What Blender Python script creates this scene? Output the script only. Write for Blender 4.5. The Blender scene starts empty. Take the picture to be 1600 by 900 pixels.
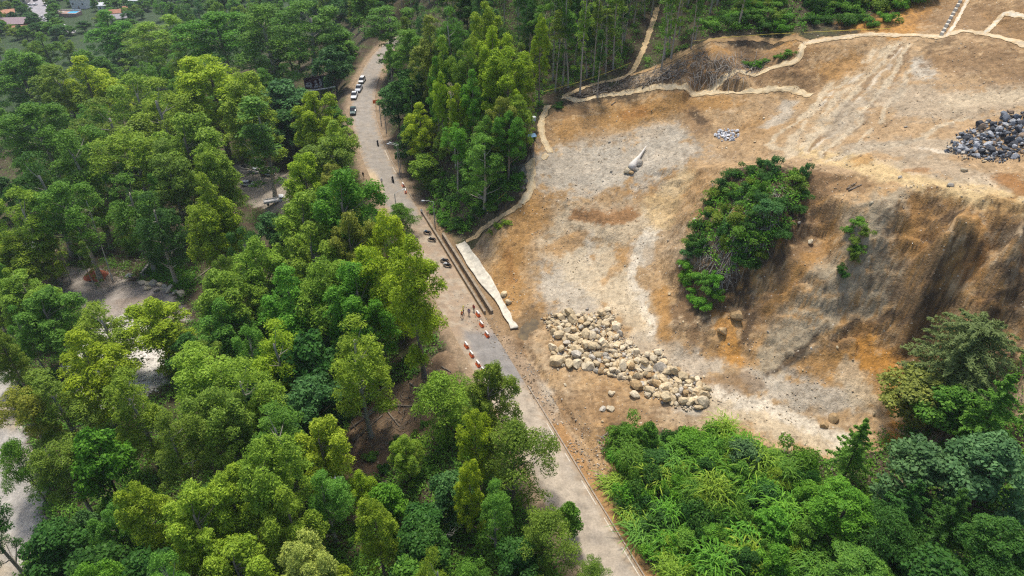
import bpy, bmesh, math, random
import numpy as np
from mathutils import Vector, Matrix, Euler
from mathutils.geometry import delaunay_2d_cdt

# ------------------------------------------------------------------ camera, sky, sun, exposure
SC = bpy.context.scene
COL = SC.collection
R = math.radians
F, PITCH, CAM_Z = 1081.0, R(35.8), 80.0
cam_data = bpy.data.cameras.new("camera")
cam_data.sensor_width = 36.0
cam_data.lens = 36.0 * F / 1600.0
cam_data.clip_start = 1.0
cam_data.clip_end = 9000.0
cam = bpy.data.objects.new("camera", cam_data)
COL.objects.link(cam)
cam.location = (0, 0, CAM_Z)
cam.rotation_euler = (math.pi / 2 - PITCH, 0, 0)
SC.camera = cam

SUN_EL, SUN_AZ = R(69), R(-10)          # azimuth measured from +Y towards +X
world = bpy.data.worlds.new("World")
SC.world = world
world.use_nodes = True
wn = world.node_tree
for n in list(wn.nodes):
    wn.nodes.remove(n)
wo = wn.nodes.new("ShaderNodeOutputWorld")
wb = wn.nodes.new("ShaderNodeBackground")
ws = wn.nodes.new("ShaderNodeTexSky")
ws.sky_type = 'NISHITA'
ws.sun_disc = False
ws.sun_elevation = SUN_EL
ws.sun_rotation = SUN_AZ
ws.air_density = 1.0
ws.dust_density = 3.0
ws.ozone_density = 1.0
wb.inputs["Strength"].default_value = 0.15
wn.links.new(ws.outputs["Color"], wb.inputs["Color"])
wn.links.new(wb.outputs["Background"], wo.inputs["Surface"])
sl = bpy.data.lights.new("sun", 'SUN')
sl.energy = 3.2
sl.angle = R(10)
sl.color = (1.0, 0.95, 0.87)
sun = bpy.data.objects.new("sun", sl)
COL.objects.link(sun)
sdir = Vector((math.sin(SUN_AZ) * math.cos(SUN_EL), math.cos(SUN_AZ) * math.cos(SUN_EL), math.sin(SUN_EL)))
sun.rotation_euler = sdir.to_track_quat('Z', 'Y').to_euler()
sun.location = (0, 0, 300)
SC.view_settings.view_transform = 'Standard'
SC.view_settings.look = 'None'
SC.view_settings.exposure = 0.36
SC.view_settings.gamma = 1.0
SC.view_settings.use_curve_mapping = False
SC.cycles.max_bounces = 6
SC.cycles.diffuse_bounces = 3
SC.cycles.transmission_bounces = 4
SC.cycles.use_denoising = False
SC.cycles.pixel_filter_type = 'BLACKMAN_HARRIS'
SC.cycles.filter_width = 1.25

rnd = random.Random(7)
NR = np.random.default_rng(7)

# ------------------------------------------------------------------ helpers
def tag(o, label=None, cat=None, group=None, kind=None):
    if label: o["label"] = label
    if cat: o["category"] = cat
    if group: o["group"] = group
    if kind: o["kind"] = kind
    return o

def empty(name, loc, rz=0.0, rot=None):
    o = bpy.data.objects.new(name, None)
    o.empty_display_size = 0.3
    o.location = loc
    o.rotation_euler = rot if rot is not None else (0, 0, rz)
    COL.objects.link(o)
    return o

def link(name, me, parent=None, loc=None):
    o = bpy.data.objects.new(name, me)
    COL.objects.link(o)
    if parent is not None: o.parent = parent
    if loc is not None: o.location = loc
    return o

def np_mesh(name, V, quads=None, tris=None, mat=None, smooth=False, attrs=None):
    """mesh from numpy arrays; attrs: {name: per-vertex float array}"""
    me = bpy.data.meshes.new(name)
    V = np.asarray(V, np.float32)
    me.vertices.add(len(V))
    me.vertices.foreach_set("co", V.ravel())
    idx, tot = [], []
    if quads is not None and len(quads):
        idx.append(np.asarray(quads, np.int32).ravel()); tot.append(np.full(len(quads), 4, np.int32))
    if tris is not None and len(tris):
        idx.append(np.asarray(tris, np.int32).ravel()); tot.append(np.full(len(tris), 3, np.int32))
    idx = np.concatenate(idx); tot = np.concatenate(tot)
    me.loops.add(len(idx)); me.loops.foreach_set("vertex_index", idx)
    me.polygons.add(len(tot))
    st = np.zeros(len(tot), np.int32); st[1:] = np.cumsum(tot)[:-1]
    me.polygons.foreach_set("loop_start", st)
    if smooth: me.polygons.foreach_set("use_smooth", np.ones(len(tot), bool))
    me.update(calc_edges=True)
    if attrs:
        for k, a in attrs.items():
            a = np.asarray(a, np.float32)
            if a.ndim == 1:
                at = me.attributes.new(k, 'FLOAT', 'POINT'); at.data.foreach_set("value", a)
            else:
                at = me.attributes.new(k, 'FLOAT_COLOR', 'POINT')
                at.data.foreach_set("color", np.hstack([a, np.ones((len(a), 1), np.float32)]).ravel())
    if mat: me.materials.append(mat)
    return me

class MB:
    """collects boxes, tubes, lofts into one mesh"""
    def __init__(self): self.v, self.f, self.mi = [], [], []
    def add(self, vs, fs, mi=0):
        b = len(self.v); self.v += [tuple(p) for p in vs]
        self.f += [tuple(b + i for i in f) for f in fs]; self.mi += [mi] * len(fs)
    def box(self, c, s, rz=0.0, mi=0, taper=1.0, rot=None):
        hx, hy, hz = s[0] / 2, s[1] / 2, s[2] / 2
        P = [(-hx, -hy, -hz), (hx, -hy, -hz), (hx, hy, -hz), (-hx, hy, -hz),
             (-hx * taper, -hy * taper, hz), (hx * taper, -hy * taper, hz), (hx * taper, hy * taper, hz), (-hx * taper, hy * taper, hz)]
        M = (rot or Matrix.Rotation(rz, 3, 'Z'))
        self.add([M @ Vector(p) + Vector(c) for p in P],
                 [(0, 3, 2, 1), (4, 5, 6, 7), (0, 1, 5, 4), (1, 2, 6, 5), (2, 3, 7, 6), (3, 0, 4, 7)], mi)
    def tube(self, pts, rad, n=6, mi=0, cap=True):
        pts = [Vector(p) for p in pts]
        if not hasattr(rad, '__len__'): rad = [rad] * len(pts)
        rings = []
        for i, p in enumerate(pts):
            d = (pts[min(i + 1, len(pts) - 1)] - pts[max(i - 1, 0)])
            d = d.normalized() if d.length > 1e-6 else Vector((0, 0, 1))
            a = Vector((1, 0, 0)) if abs(d.x) < 0.8 else Vector((0, 1, 0))
            u = d.cross(a).normalized(); w = d.cross(u)
            rings.append([p + (u * math.cos(t) + w * math.sin(t)) * rad[i] for t in [2 * math.pi * k / n for k in range(n)]])
        vs = [q for r in rings for q in r]; fs = []
        for i in range(len(pts) - 1):
            for k in range(n):
                fs.append((i * n + k, i * n + (k + 1) % n, (i + 1) * n + (k + 1) % n, (i + 1) * n + k))
        if cap: fs += [tuple(range(n - 1, -1, -1)), tuple((len(pts) - 1) * n + k for k in range(n))]
        self.add(vs, fs, mi)
    def mesh(self, name, mats, smooth=False):
        me = bpy.data.meshes.new(name)
        me.from_pydata([tuple(p) for p in self.v], [], self.f)
        for m in (mats if isinstance(mats, (list, tuple)) else [mats]): me.materials.append(m)
        me.polygons.foreach_set("material_index", self.mi)
        if smooth: me.polygons.foreach_set("use_smooth", [True] * len(self.f))
        me.update()
        return me
    def build(self, name, mats, parent=None, loc=None, smooth=False):
        return link(name, self.mesh(name, mats, smooth), parent, loc)

def copy_tree(o, parent=None):
    c = o.copy(); COL.objects.link(c); c.parent = parent
    if parent is not None: c.matrix_parent_inverse = o.matrix_parent_inverse.copy()
    for ch in list(o.children): copy_tree(ch, c)
    return c

# ------------------------------------------------------------------ noise
_P = np.random.default_rng(3).permutation(512)
_P = np.concatenate([_P, _P, _P])
_A = np.random.default_rng(4).uniform(0, 2 * np.pi, 512)
_GX, _GY = np.cos(_A), np.sin(_A)
def perlin(x, y, seed=0):
    x = np.asarray(x, float) + seed * 37.17; y = np.asarray(y, float) + seed * 91.73
    xi = np.floor(x).astype(int); yi = np.floor(y).astype(int)
    xf, yf = x - xi, y - yi
    u = xf * xf * xf * (xf * (xf * 6 - 15) + 10); v = yf * yf * yf * (yf * (yf * 6 - 15) + 10)
    def g(ix, iy, fx, fy):
        h = _P[(_P[ix & 511] + iy) & 511]
        return _GX[h] * fx + _GY[h] * fy
    a = g(xi, yi, xf, yf); b = g(xi + 1, yi, xf - 1, yf)
    c = g(xi, yi + 1, xf, yf - 1); d = g(xi + 1, yi + 1, xf - 1, yf - 1)
    return (a + u * (b - a)) * (1 - v) + (c + u * (d - c)) * v
def fbm(x, y, octv=4, seed=0, gain=0.5):
    s, a = 0.0, 1.0
    for i in range(octv):
        s = s + a * perlin(np.asarray(x) * 2 ** i, np.asarray(y) * 2 ** i, seed + i * 5); a *= gain
    return s
def sstep(a, b, x):
    t = np.clip((x - a) / (b - a), 0, 1); return t * t * (3 - 2 * t)

# ------------------------------------------------------------------ view rays -> places on the ground
CP, SP = math.cos(PITCH), math.sin(PITCH)
def ray(u, v):
    x, y = (u - 800.0) / F, (v - 450.0) / F
    return np.array([x, CP - y * SP, -(SP + y * CP)])
def px(u, v, z):
    d = ray(u, v); t = (CAM_Z - z) / -d[2]
    return (d[0] * t, d[1] * t, z)
def to_px(x, y, z):
    dep = y * CP + (CAM_Z - z) * SP
    return 800 + F * x / dep, 450 + F * ((CAM_Z - z) * CP - y * SP) / dep, dep

# ------------------------------------------------------------------ terrain: heights at known places, triangulated
CTRL = [  # (u, v, z) seen places
 (690,560,-.5),(600,650,-5),(540,710,-8),(700,640,-2),(640,600,-2.5),(500,500,-10),(400,600,-12),(300,500,-14),(230,450,-15),(100,450,-16),
 (20,400,-17),(20,560,-14),(30,700,-12),(30,870,-12),(200,870,-9),(400,870,-7),(600,870,-4),(750,870,-2),(600,760,-6),(400,320,-16),(445,268,-16),
 (380,262,-17),(490,290,-9),(545,270,-2.5),(300,260,-20),(150,280,-22),(0,300,-24),(250,150,-32),(400,120,-22),(480,160,-12),(100,100,-48),
 (300,60,-46),(60,25,-60),(200,30,-58),(480,50,-30),(540,60,-15),(0,-40,-66),(300,-40,-64),(550,-40,-30),(450,400,-11),(600,400,-6),(520,600,-10),(300,760,-9.5),
 (690,340,3),(740,300,8),(800,300,11.5),(830,230,18),(850,190,20),(840,250,16),(700,200,14),(640,240,3.5),(615,150,4),(700,130,18),(780,100,22),
 (640,80,10),(720,40,26),(720,0,30),(880,155,22.5),(960,125,25),(1000,90,28),(1025,20,33),(880,0,34),(800,60,27),(1100,50,35),(1080,110,30),
 (1250,65,36),(1130,90,32.5),(1400,55,38),(1600,70,41),(1500,0,42.5),(1300,20,39),(1250,0,41),(1120,0,38),
 (1000,-60,42),(1300,-60,48),(1600,-60,50),(800,-60,38),(1800,0,50),(1900,200,42),(1900,500,20),(1800,800,8),
 (900,160,22),(960,140,24),(1090,140,26),(1180,145,27.5),(1265,145,29),(1180,110,30),(1250,78,35),
 (1300,150,30),(1400,120,34),(1500,120,36),(1600,130,37.5),
 (1270,245,25.6),(1350,270,28),(1430,288,29.5),(1520,305,31),(1600,318,32),(1700,340,33),(1540,215,33),(1450,180,32.3),(1600,200,34.5),(1350,200,29.2),
 (1150,210,22.5),(1200,190,25),(1080,190,22.5),(1000,190,21),(950,190,20.5),(1060,165,24.3),(1230,170,26.5),
 (845,230,17.5),(830,260,14.5),(825,300,12),(790,330,8.5),(740,372,1.6),(780,400,3.5),(820,350,8),(870,300,12),(870,250,15.5),
 (920,260,15),(990,265,15.5),(1000,330,11),(930,330,10.5),(1080,260,18.5),(1060,300,14.5),(1040,350,10.5),(1030,420,6.5),(980,380,7.5),(900,400,4.2),(850,440,2.5),
 (960,440,3.6),(1000,470,3.5),(1010,520,2.5),(800,470,1.0),(900,500,1.5),(1050,560,2),(1110,640,1.2),(860,560,.8),(950,620,.6),(1000,660,.6),(900,680,.3),(950,740,.5),
 (1180,262,25.5),(1110,290,20.5),(1255,275,26),(1260,300,24.2),(1150,370,19),(1080,400,12.5),(1100,490,7.5),(1060,460,6),(1160,475,9),(1225,400,17),(1200,330,23.4),
 (1330,320,25.5),(1400,310,28),(1370,350,24.5),(1300,430,17),(1250,500,10),(1200,560,4.5),(1400,430,18),(1350,500,11),(1250,600,4),(1300,560,6.5),(1400,560,7.5),
 (1300,650,1.8),(1400,650,3),(1200,640,1.5),(1300,690,1),(1500,330,30.8),(1450,400,22),(1500,450,20),(1560,400,25),(1600,450,22),(1600,350,31.2),(1450,520,12),
 (1500,600,9),(1420,600,5),(1600,600,13),(1285,380,18),
 (1300,760,2),(1450,720,4),(1600,720,8),(1250,880,1.5),(1450,880,4),(1600,880,7),(1000,800,.5),(1100,860,.8),(1100,720,.8),(1500,660,6)]
GROUND = [(-120,-60,-14),(-40,-40,-6),(40,-30,0),(100,-30,8),(-250,60,-22),(-260,200,-40),(-420,300,-62),(200,60,30),(200,160,50),(150,260,64),(60,300,58),(0,300,44),
 (0,420,60),(-80,420,-10),(-150,620,-62),(-500,620,-62),(-300,900,-64),(-700,900,-64),(-700,300,-66),(100,700,62),(-3600,-3600,-60),(3600,-3600,40),(3600,3600,60),(0,3600,60),(-3600,3600,-40),
 (-3600,0,-60),(3600,0,55),(0,-3600,-30),(-1200,1500,-60),(600,1500,60)]
ROAD = [(30.5,6),(24.6,20),(12.1,50.6),(-2,85),(-17,121.5),(-31.9,158),(-41,185),(-46.5,208),(-49,235),(-47,268),(-38,300)]
ROAD_NP = np.array(ROAD, float)
def catmull(P, step=1.5):
    P = [np.array(p, float) for p in P]; P = [2 * P[0] - P[1]] + P + [2 * P[-1] - P[-2]]
    out = []
    for i in range(1, len(P) - 2):
        n = max(2, int(np.linalg.norm(P[i + 1] - P[i]) / step))
        for k in range(n):
            t = k / n
            out.append(0.5 * ((2 * P[i]) + (-P[i - 1] + P[i + 1]) * t + (2 * P[i - 1] - 5 * P[i] + 4 * P[i + 1] - P[i + 2]) * t * t + (-P[i - 1] + 3 * P[i] - 3 * P[i + 1] + P[i + 2]) * t ** 3))
    out.append(P[-2]); return np.array(out)
ROADC = catmull(ROAD)
ROADF = catmull(ROAD, .45)
def seg_dist(X, P):
    """distance of points X (n,k) to polyline P (m,k); also signed side in plan"""
    best = np.full(len(X), 1e9); side = np.zeros(len(X))
    P = np.asarray(P, float)
    for a, b in zip(P[:-1], P[1:]):
        d = b - a; L = float(d @ d) + 1e-9
        t = np.clip(((X - a) @ d) / L, 0, 1)
        q = X - (a + t[:, None] * d); dd = np.sqrt((q * q).sum(1))
        m = dd < best; best[m] = dd[m]
        side[m] = (d[0] * (X[m, 1] - a[1]) - d[1] * (X[m, 0] - a[0]))
    return best, np.sign(side)     # +1 left of travel (towards -x), -1 right

def axis(fine0, fine1, df, marks):
    a = list(np.arange(fine0, fine1 + 1e-6, df))
    def grow(x0, sgn, mk):
        out, x, s = [], x0, df
        while abs(x) < 3600:
            lim = [w for (e, w) in mk if (x < e if sgn > 0 else x > e)]
            smax = lim[0] if lim else 1e9
            s = min(s * 1.12, smax); x += sgn * s; out.append(x)
        return out
    return np.array(sorted(set(np.round(grow(a[0], -1, marks[0]) + a + grow(a[-1], 1, marks[1]), 4))))
XS = axis(-28, 104, 0.33, ([(-115, 1.2), (-420, 4)], [(140, 2)]))
YS = axis(54, 180, 0.33, ([(30, 1.0)], [(300, 1.4), (720, 4)]))
cp = np.array([px(*c) for c in CTRL] + [tuple(g) for g in GROUND])
res = delaunay_2d_cdt([Vector((p[0], p[1])) for p in cp], [], [], 0, 1e-5)
tv = np.array([(v.x, v.y) for v in res[0]]); tz = np.array([cp[i[0]][2] for i in res[3]])
GX, GY = np.meshgrid(XS, YS)
Z = np.zeros_like(GX)
for t in res[2]:
    (x0, y0), (x1, y1), (x2, y2) = tv[t[0]], tv[t[1]], tv[t[2]]
    i0, i1 = np.searchsorted(XS, min(x0, x1, x2)), np.searchsorted(XS, max(x0, x1, x2), 'right')
    j0, j1 = np.searchsorted(YS, min(y0, y1, y2)), np.searchsorted(YS, max(y0, y1, y2), 'right')
    if i1 <= i0 or j1 <= j0: continue
    gx, gy = GX[j0:j1, i0:i1], GY[j0:j1, i0:i1]
    den = (y1 - y2) * (x0 - x2) + (x2 - x1) * (y0 - y2)
    if abs(den) < 1e-9: continue
    a = ((y1 - y2) * (gx - x2) + (x2 - x1) * (gy - y2)) / den
    b = ((y2 - y0) * (gx - x2) + (x0 - x2) * (gy - y2)) / den
    c = 1 - a - b
    m = (a >= -1e-6) & (b >= -1e-6) & (c >= -1e-6)
    Z[j0:j1, i0:i1][m] = (a * tz[t[0]] + b * tz[t[1]] + c * tz[t[2]])[m]
for _ in range(4):
    Zp = np.pad(Z, 1, mode='edge')
    Z = (Zp[:-2, 1:-1] + Zp[2:, 1:-1] + Zp[1:-1, :-2] + Zp[1:-1, 2:] + 2 * Zp[1:-1, 1:-1]) / 6
XY = np.stack([GX.ravel(), GY.ravel()], 1)
RD, RSIDE = seg_dist(XY, ROADC[::2]); RD = RD.reshape(GX.shape); RSIDE = RSIDE.reshape(GX.shape)
near = sstep(14, 5.5, RD) * (GY < 310)
Z = Z * (1 - near) + (-0.06) * near
# relief: gentle everywhere, ribs and gullies on the bare slope
gy_, gx_ = np.gradient(Z, YS, XS)
SLOPE = np.sqrt(gx_ ** 2 + gy_ ** 2)
bare = sstep(4.5, 9, RD) * (RSIDE < 0) * sstep(52, 60, GY)
GS = GY + 0.9 * Z
rough = fbm(GX / 9, GS / 9, 5, 1) * 0.55 - 0.20 * np.abs(fbm(GX / 1.9, GS / 1.9, 4, 71)) + 0.10 * fbm(GX / .75, GS / .75, 2, 72) + np.abs(fbm(GX / 3.2, GS / 3.2, 4, 9)) * 0.45 - .08
steep = sstep(0.55, 1.2, SLOPE)
# ribs follow the fall line: noise stretched along height
rib = 1 - np.abs(fbm((GX * 0.83 - GY * 0.55) / 2.0, Z / 7, 4, 21)) * 2.2
steep = steep * (0.35 + 0.65 * sstep(25, 45, GX))
rib2 = fbm((GX * 0.83 - GY * 0.55) / 0.9, Z / 5, 3, 33)
Z = Z + bare * (rough * (0.6 + 0.9 * steep) + steep * (rib * 0.2 - 0.1 + rib2 * 0.22 + 0.3 * fbm(GX / 1.1, GY / 1.1 + Z / 1.3, 3, 61)))
Z = Z + (1 - bare) * sstep(7, 20, RD) * fbm(GX / 14, GY / 14, 4, 2) * 0.9
led = Z / 3.1 + .55 * fbm(GX / 7, GY / 7, 3, 81); led = led - np.floor(led)
Z = Z + bare * steep * sstep(20, 34, GX) * (sstep(0, .22, led) * (1 - led) * 1.0 - .35) * (.5 + .9 * sstep(-.1, .4, fbm(GX / 5, GY / 5, 2, 82)))
def worley(x, y, seed):
    xi, yi = np.floor(x).astype(int), np.floor(y).astype(int); best = np.full(x.shape, 1e9); out = np.zeros(x.shape)
    for a in (-1, 0, 1):
        for b in (-1, 0, 1):
            h = _P[(_P[(xi + a + seed) & 511] + yi + b) & 511]; h2 = _P[h + 17]; cx, cy = xi + a + h / 512., yi + b + h2 / 512.
            d = (x - cx) ** 2 + (y - cy) ** 2; m = d < best; best[m] = d[m]
            out[m] = (_P[h2 + 5] / 512. - .5 + (_GX[h] * (x - cx) + _GY[h] * (y - cy)) * .9)[m]
    return out
GS = GY + 0.9 * Z
wj = .35 * fbm(GX / 2, GS / 2, 3, 91)
Z = Z + bare * sstep(.45, .9, SLOPE) * (.30 * worley(GX / 1.5 + wj, GS / 1.5 + wj, 3) + .55 * worley(GX / 4.2 + wj, GS / 4.2 - wj, 9) * sstep(20, 34, GX))
def H(x, y):
    x = np.asarray(x, float); y = np.asarray(y, float)
    i = np.clip(np.searchsorted(XS, x) - 1, 0, len(XS) - 2); j = np.clip(np.searchsorted(YS, y) - 1, 0, len(YS) - 2)
    fx = np.clip((x - XS[i]) / (XS[i + 1] - XS[i]), 0, 1); fy = np.clip((y - YS[j]) / (YS[j + 1] - YS[j]), 0, 1)
    return (Z[j, i] * (1 - fx) + Z[j, i + 1] * fx) * (1 - fy) + (Z[j + 1, i] * (1 - fx) + Z[j + 1, i + 1] * fx) * fy
_T = np.concatenate([np.arange(45, 330, 0.25), np.arange(330, 1400, 1.0)])
def hit(u, v, h=0.0):
    """where the line of sight through (u, v) first comes within h of the ground"""
    d = ray(u, v); P = d[None] * _T[:, None]; zz = P[:, 2] + CAM_Z
    g = H(P[:, 0], P[:, 1]) + h
    k = np.argmax(zz <= g)
    if zz[k] > g[k]: k = len(_T) - 1
    p = P[k]
    return np.array([p[0], p[1], float(H(p[0], p[1]))]), _T[k]
# ditch beside the road and the hollow under the puddle
def road_off(s0, s1, off, step=1.0, z=0.0):
    """points along the road between s0 and s1 (metres of y), off metres to the right of its middle"""
    m = (ROADF[:, 1] >= s0) & (ROADF[:, 1] <= s1); P = ROADF[m]
    T = np.gradient(P, axis=0); T /= np.linalg.norm(T, axis=1)[:, None]
    return np.stack([P[:, 0] + T[:, 1] * off, P[:, 1] - T[:, 0] * off, np.full(len(P), z)], 1)
for (pts, w, dep) in [(road_off(58, 92, 6.9)[:, :2], 0.55, 0.75), (road_off(101, 138, 4.5)[:, :2], 0.45, 0.6), (road_off(160, 236, 4.9)[:, :2], 0.35, 0.35)]:
    d, _ = seg_dist(XY, pts); Z -= dep * sstep(w * 1.7, w * 0.4, d.reshape(GX.shape) + 0.25 * fbm(GX / 1.5, GY / 1.5, 2, 8))
PUD = np.array(px(818, 520, 0.6)[:2]); PUD2 = np.array(px(832, 500, .8)[:2])
dp, _ = seg_dist(XY, np.array([PUD, PUD2])); dp = dp.reshape(GX.shape) + 1.1 * fbm(GX / 1.6, GY / 1.6, 4, 14)
Z = Z * (1 - sstep(4, 2.2, dp)) + sstep(4, 2.2, dp) * (0.42 - 0.42 * sstep(2.0, .5, dp) + 0.12 * fbm(GX, GY, 3, 4))
# wheel ruts on the terrace
for poly in [[(1262, 240), (1330, 150), (1400, 72)], [(1285, 246), (1375, 145), (1420, 72)], [(1265, 232), (1340, 255), (1430, 285), (1520, 300), (1600, 318)], [(1275, 248), (1350, 266), (1440, 294)], [(1300, 250), (1440, 215), (1500, 186)], [(1330, 240), (1400, 150), (1440, 90)]]:
    pts = np.array([hit(*p)[0][:2] for p in poly]); pts = catmull(pts, 1.0)
    for o in (-0.75, 0.75):
        T = np.gradient(pts, axis=0); T /= np.linalg.norm(T, axis=1)[:, None] + 1e-9
        q = pts + np.stack([T[:, 1], -T[:, 0]], 1) * o
        d, _ = seg_dist(XY, q); Z -= 0.16 * sstep(0.5, 0.1, d.reshape(GX.shape))

# ------------------------------------------------------------------ materials
def mat(name, base=(0.5, 0.5, 0.5), rough=0.8, metal=0.0, noise=0.0, nscale=6.0, bump=0.0, spec=0.3):
    m = bpy.data.materials.new(name); m.use_nodes = True
    nt = m.node_tree; b = nt.nodes["Principled BSDF"]
    b.inputs["Base Color"].default_value = (*base, 1); b.inputs["Roughness"].default_value = rough
    b.inputs["Metallic"].default_value = metal; b.inputs["Specular IOR Level"].default_value = spec
    if noise or bump:
        tc = nt.nodes.new("ShaderNodeTexCoord"); nz = nt.nodes.new("ShaderNodeTexNoise")
        nz.inputs["Scale"].default_value = nscale; nz.inputs["Detail"].default_value = 6; nz.inputs["Roughness"].default_value = 0.62
        nt.links.new(tc.outputs["Object"], nz.inputs["Vector"])
        if noise:
            rp = nt.nodes.new("ShaderNodeMapRange")
            rp.inputs["From Min"].default_value = 0.3; rp.inputs["From Max"].default_value = 0.7
            rp.inputs["To Min"].default_value = 1 - noise; rp.inputs["To Max"].default_value = 1 + noise
            mx = nt.nodes.new("ShaderNodeMix"); mx.data_type = 'RGBA'; mx.blend_type = 'MULTIPLY'
            mx.inputs["Factor"].default_value = 1.0; mx.inputs["A"].default_value = (*base, 1)
            nt.links.new(nz.outputs["Fac"], rp.inputs["Value"]); nt.links.new(rp.outputs["Result"], mx.inputs["B"])
            nt.links.new(mx.outputs["Result"], b.inputs["Base Color"])
        if bump:
            bp = nt.nodes.new("ShaderNodeBump"); bp.inputs["Strength"].default_value = bump; bp.inputs["Distance"].default_value = 0.1
            nt.links.new(nz.outputs["Fac"], bp.inputs["Height"]); nt.links.new(bp.outputs["Normal"], b.inputs["Normal"])
    return m

def ground_mat(name, attr="soil", bump=0.7, pebbles=True, rough=0.93, vscale=1.0):
    m = bpy.data.materials.new(name); m.use_nodes = True
    nt = m.node_tree; N = nt.nodes; L = nt.links; b = N["Principled BSDF"]
    b.inputs["Roughness"].default_value = rough; b.inputs["Specular IOR Level"].default_value = 0.15
    a = N.new("ShaderNodeAttribute"); a.attribute_name = attr
    g = N.new("ShaderNodeNewGeometry")
    col = a.outputs["Color"]
    def mul(col, scale, detail, lo, hi, fmin=0.3, fmax=0.7, rgh=0.65, warp=None):
        nz = N.new("ShaderNodeTexNoise"); nz.inputs["Scale"].default_value = scale; nz.inputs["Detail"].default_value = detail; nz.inputs["Roughness"].default_value = rgh
        if warp:
            mp = N.new("ShaderNodeMapping"); mp.inputs["Scale"].default_value = warp; mp.inputs["Rotation"].default_value = (0, 0, 0.7)
            L.new(g.outputs["Position"], mp.inputs["Vector"]); L.new(mp.outputs["Vector"], nz.inputs["Vector"])
        else: L.new(g.outputs["Position"], nz.inputs["Vector"])
        r = N.new("ShaderNodeMapRange"); r.inputs["From Min"].default_value = fmin; r.inputs["From Max"].default_value = fmax
        r.inputs["To Min"].default_value = lo; r.inputs["To Max"].default_value = hi
        x = N.new("ShaderNodeMix"); x.data_type = 'RGBA'; x.blend_type = 'MULTIPLY'; x.inputs["Factor"].default_value = 1
        L.new(nz.outputs["Fac"], r.inputs["Value"]); L.new(col, x.inputs["A"]); L.new(r.outputs["Result"], x.inputs["B"])
        return x.outputs["Result"], nz.outputs["Fac"]
    col, f1 = mul(col, 0.35 * vscale, 8, 0.78, 1.22)
    col, f2 = mul(col, 2.2 * vscale, 6, 0.80, 1.2)
    if pebbles:
        col, f3 = mul(col, 1.1, 5, 0.86, 1.14, warp=(1.0, 0.18, 0.3))
    hgt = f2
    if pebbles:
        for (sc, thr, colr, seed) in ((1.15, 0.17, (0.62, 0.55, 0.43), 0.0), (2.6, 0.17, (0.22, 0.155, 0.095), 3.3), (3.4, 0.22, (0.58, 0.50, 0.38), 7.7)):
            vo = N.new("ShaderNodeTexVoronoi"); vo.inputs["Scale"].default_value = sc; vo.feature = 'F1'
            ad = N.new("ShaderNodeVectorMath"); ad.operation = 'ADD'; ad.inputs[1].default_value = (seed, seed * 1.7, seed * .6)
            L.new(g.outputs["Position"], ad.inputs[0]); L.new(ad.outputs["Vector"], vo.inputs["Vector"])
            sp = N.new("ShaderNodeSeparateColor"); L.new(vo.outputs["Color"], sp.inputs["Color"])
            ms = N.new("ShaderNodeMath"); ms.operation = 'MULTIPLY'; ms.inputs[1].default_value = thr
            L.new(sp.outputs["Red"], ms.inputs[0])
            lt = N.new("ShaderNodeMath"); lt.operation = 'LESS_THAN'; L.new(vo.outputs["Distance"], lt.inputs[0]); L.new(ms.outputs[0], lt.inputs[1])
            gt = N.new("ShaderNodeMath"); gt.operation = 'GREATER_THAN'; gt.inputs[1].default_value = 0.62; L.new(sp.outputs["Green"], gt.inputs[0])
            pb = N.new("ShaderNodeMath"); pb.operation = 'MULTIPLY'; L.new(lt.outputs[0], pb.inputs[0]); L.new(gt.outputs[0], pb.inputs[1])
            hf = N.new("ShaderNodeMath"); hf.operation = 'MULTIPLY'; hf.inputs[1].default_value = 0.7; L.new(pb.outputs[0], hf.inputs[0])
            x = N.new("ShaderNodeMix"); x.data_type = 'RGBA'; L.new(hf.outputs[0], x.inputs["Factor"]); L.new(col, x.inputs["A"]); x.inputs["B"].default_value = (*colr, 1)
            col = x.outputs["Result"]
    L.new(col, b.inputs["Base Color"])
    bp = N.new("ShaderNodeBump"); bp.inputs["Strength"].default_value = bump; bp.inputs["Distance"].default_value = 0.4
    if pebbles:
        rg_ = N.new("ShaderNodeTexNoise"); rg_.noise_type = 'RIDGED_MULTIFRACTAL'; rg_.inputs["Scale"].default_value = .55; rg_.inputs["Detail"].default_value = 9; rg_.inputs["Roughness"].default_value = .62
        L.new(g.outputs["Position"], rg_.inputs["Vector"]); rm_ = N.new("ShaderNodeMath"); rm_.operation = 'MULTIPLY_ADD'; rm_.inputs[1].default_value = -.55
        L.new(rg_.outputs["Fac"], rm_.inputs[0]); L.new(hgt, rm_.inputs[2]); hgt = rm_.outputs[0]
    sm = N.new("ShaderNodeMath"); sm.operation = 'ADD'; L.new(f1, sm.inputs[0]); L.new(hgt, sm.inputs[1])
    L.new(sm.outputs[0], bp.inputs["Height"]); L.new(bp.outputs["Normal"], b.inputs["Normal"])
    return m

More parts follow.
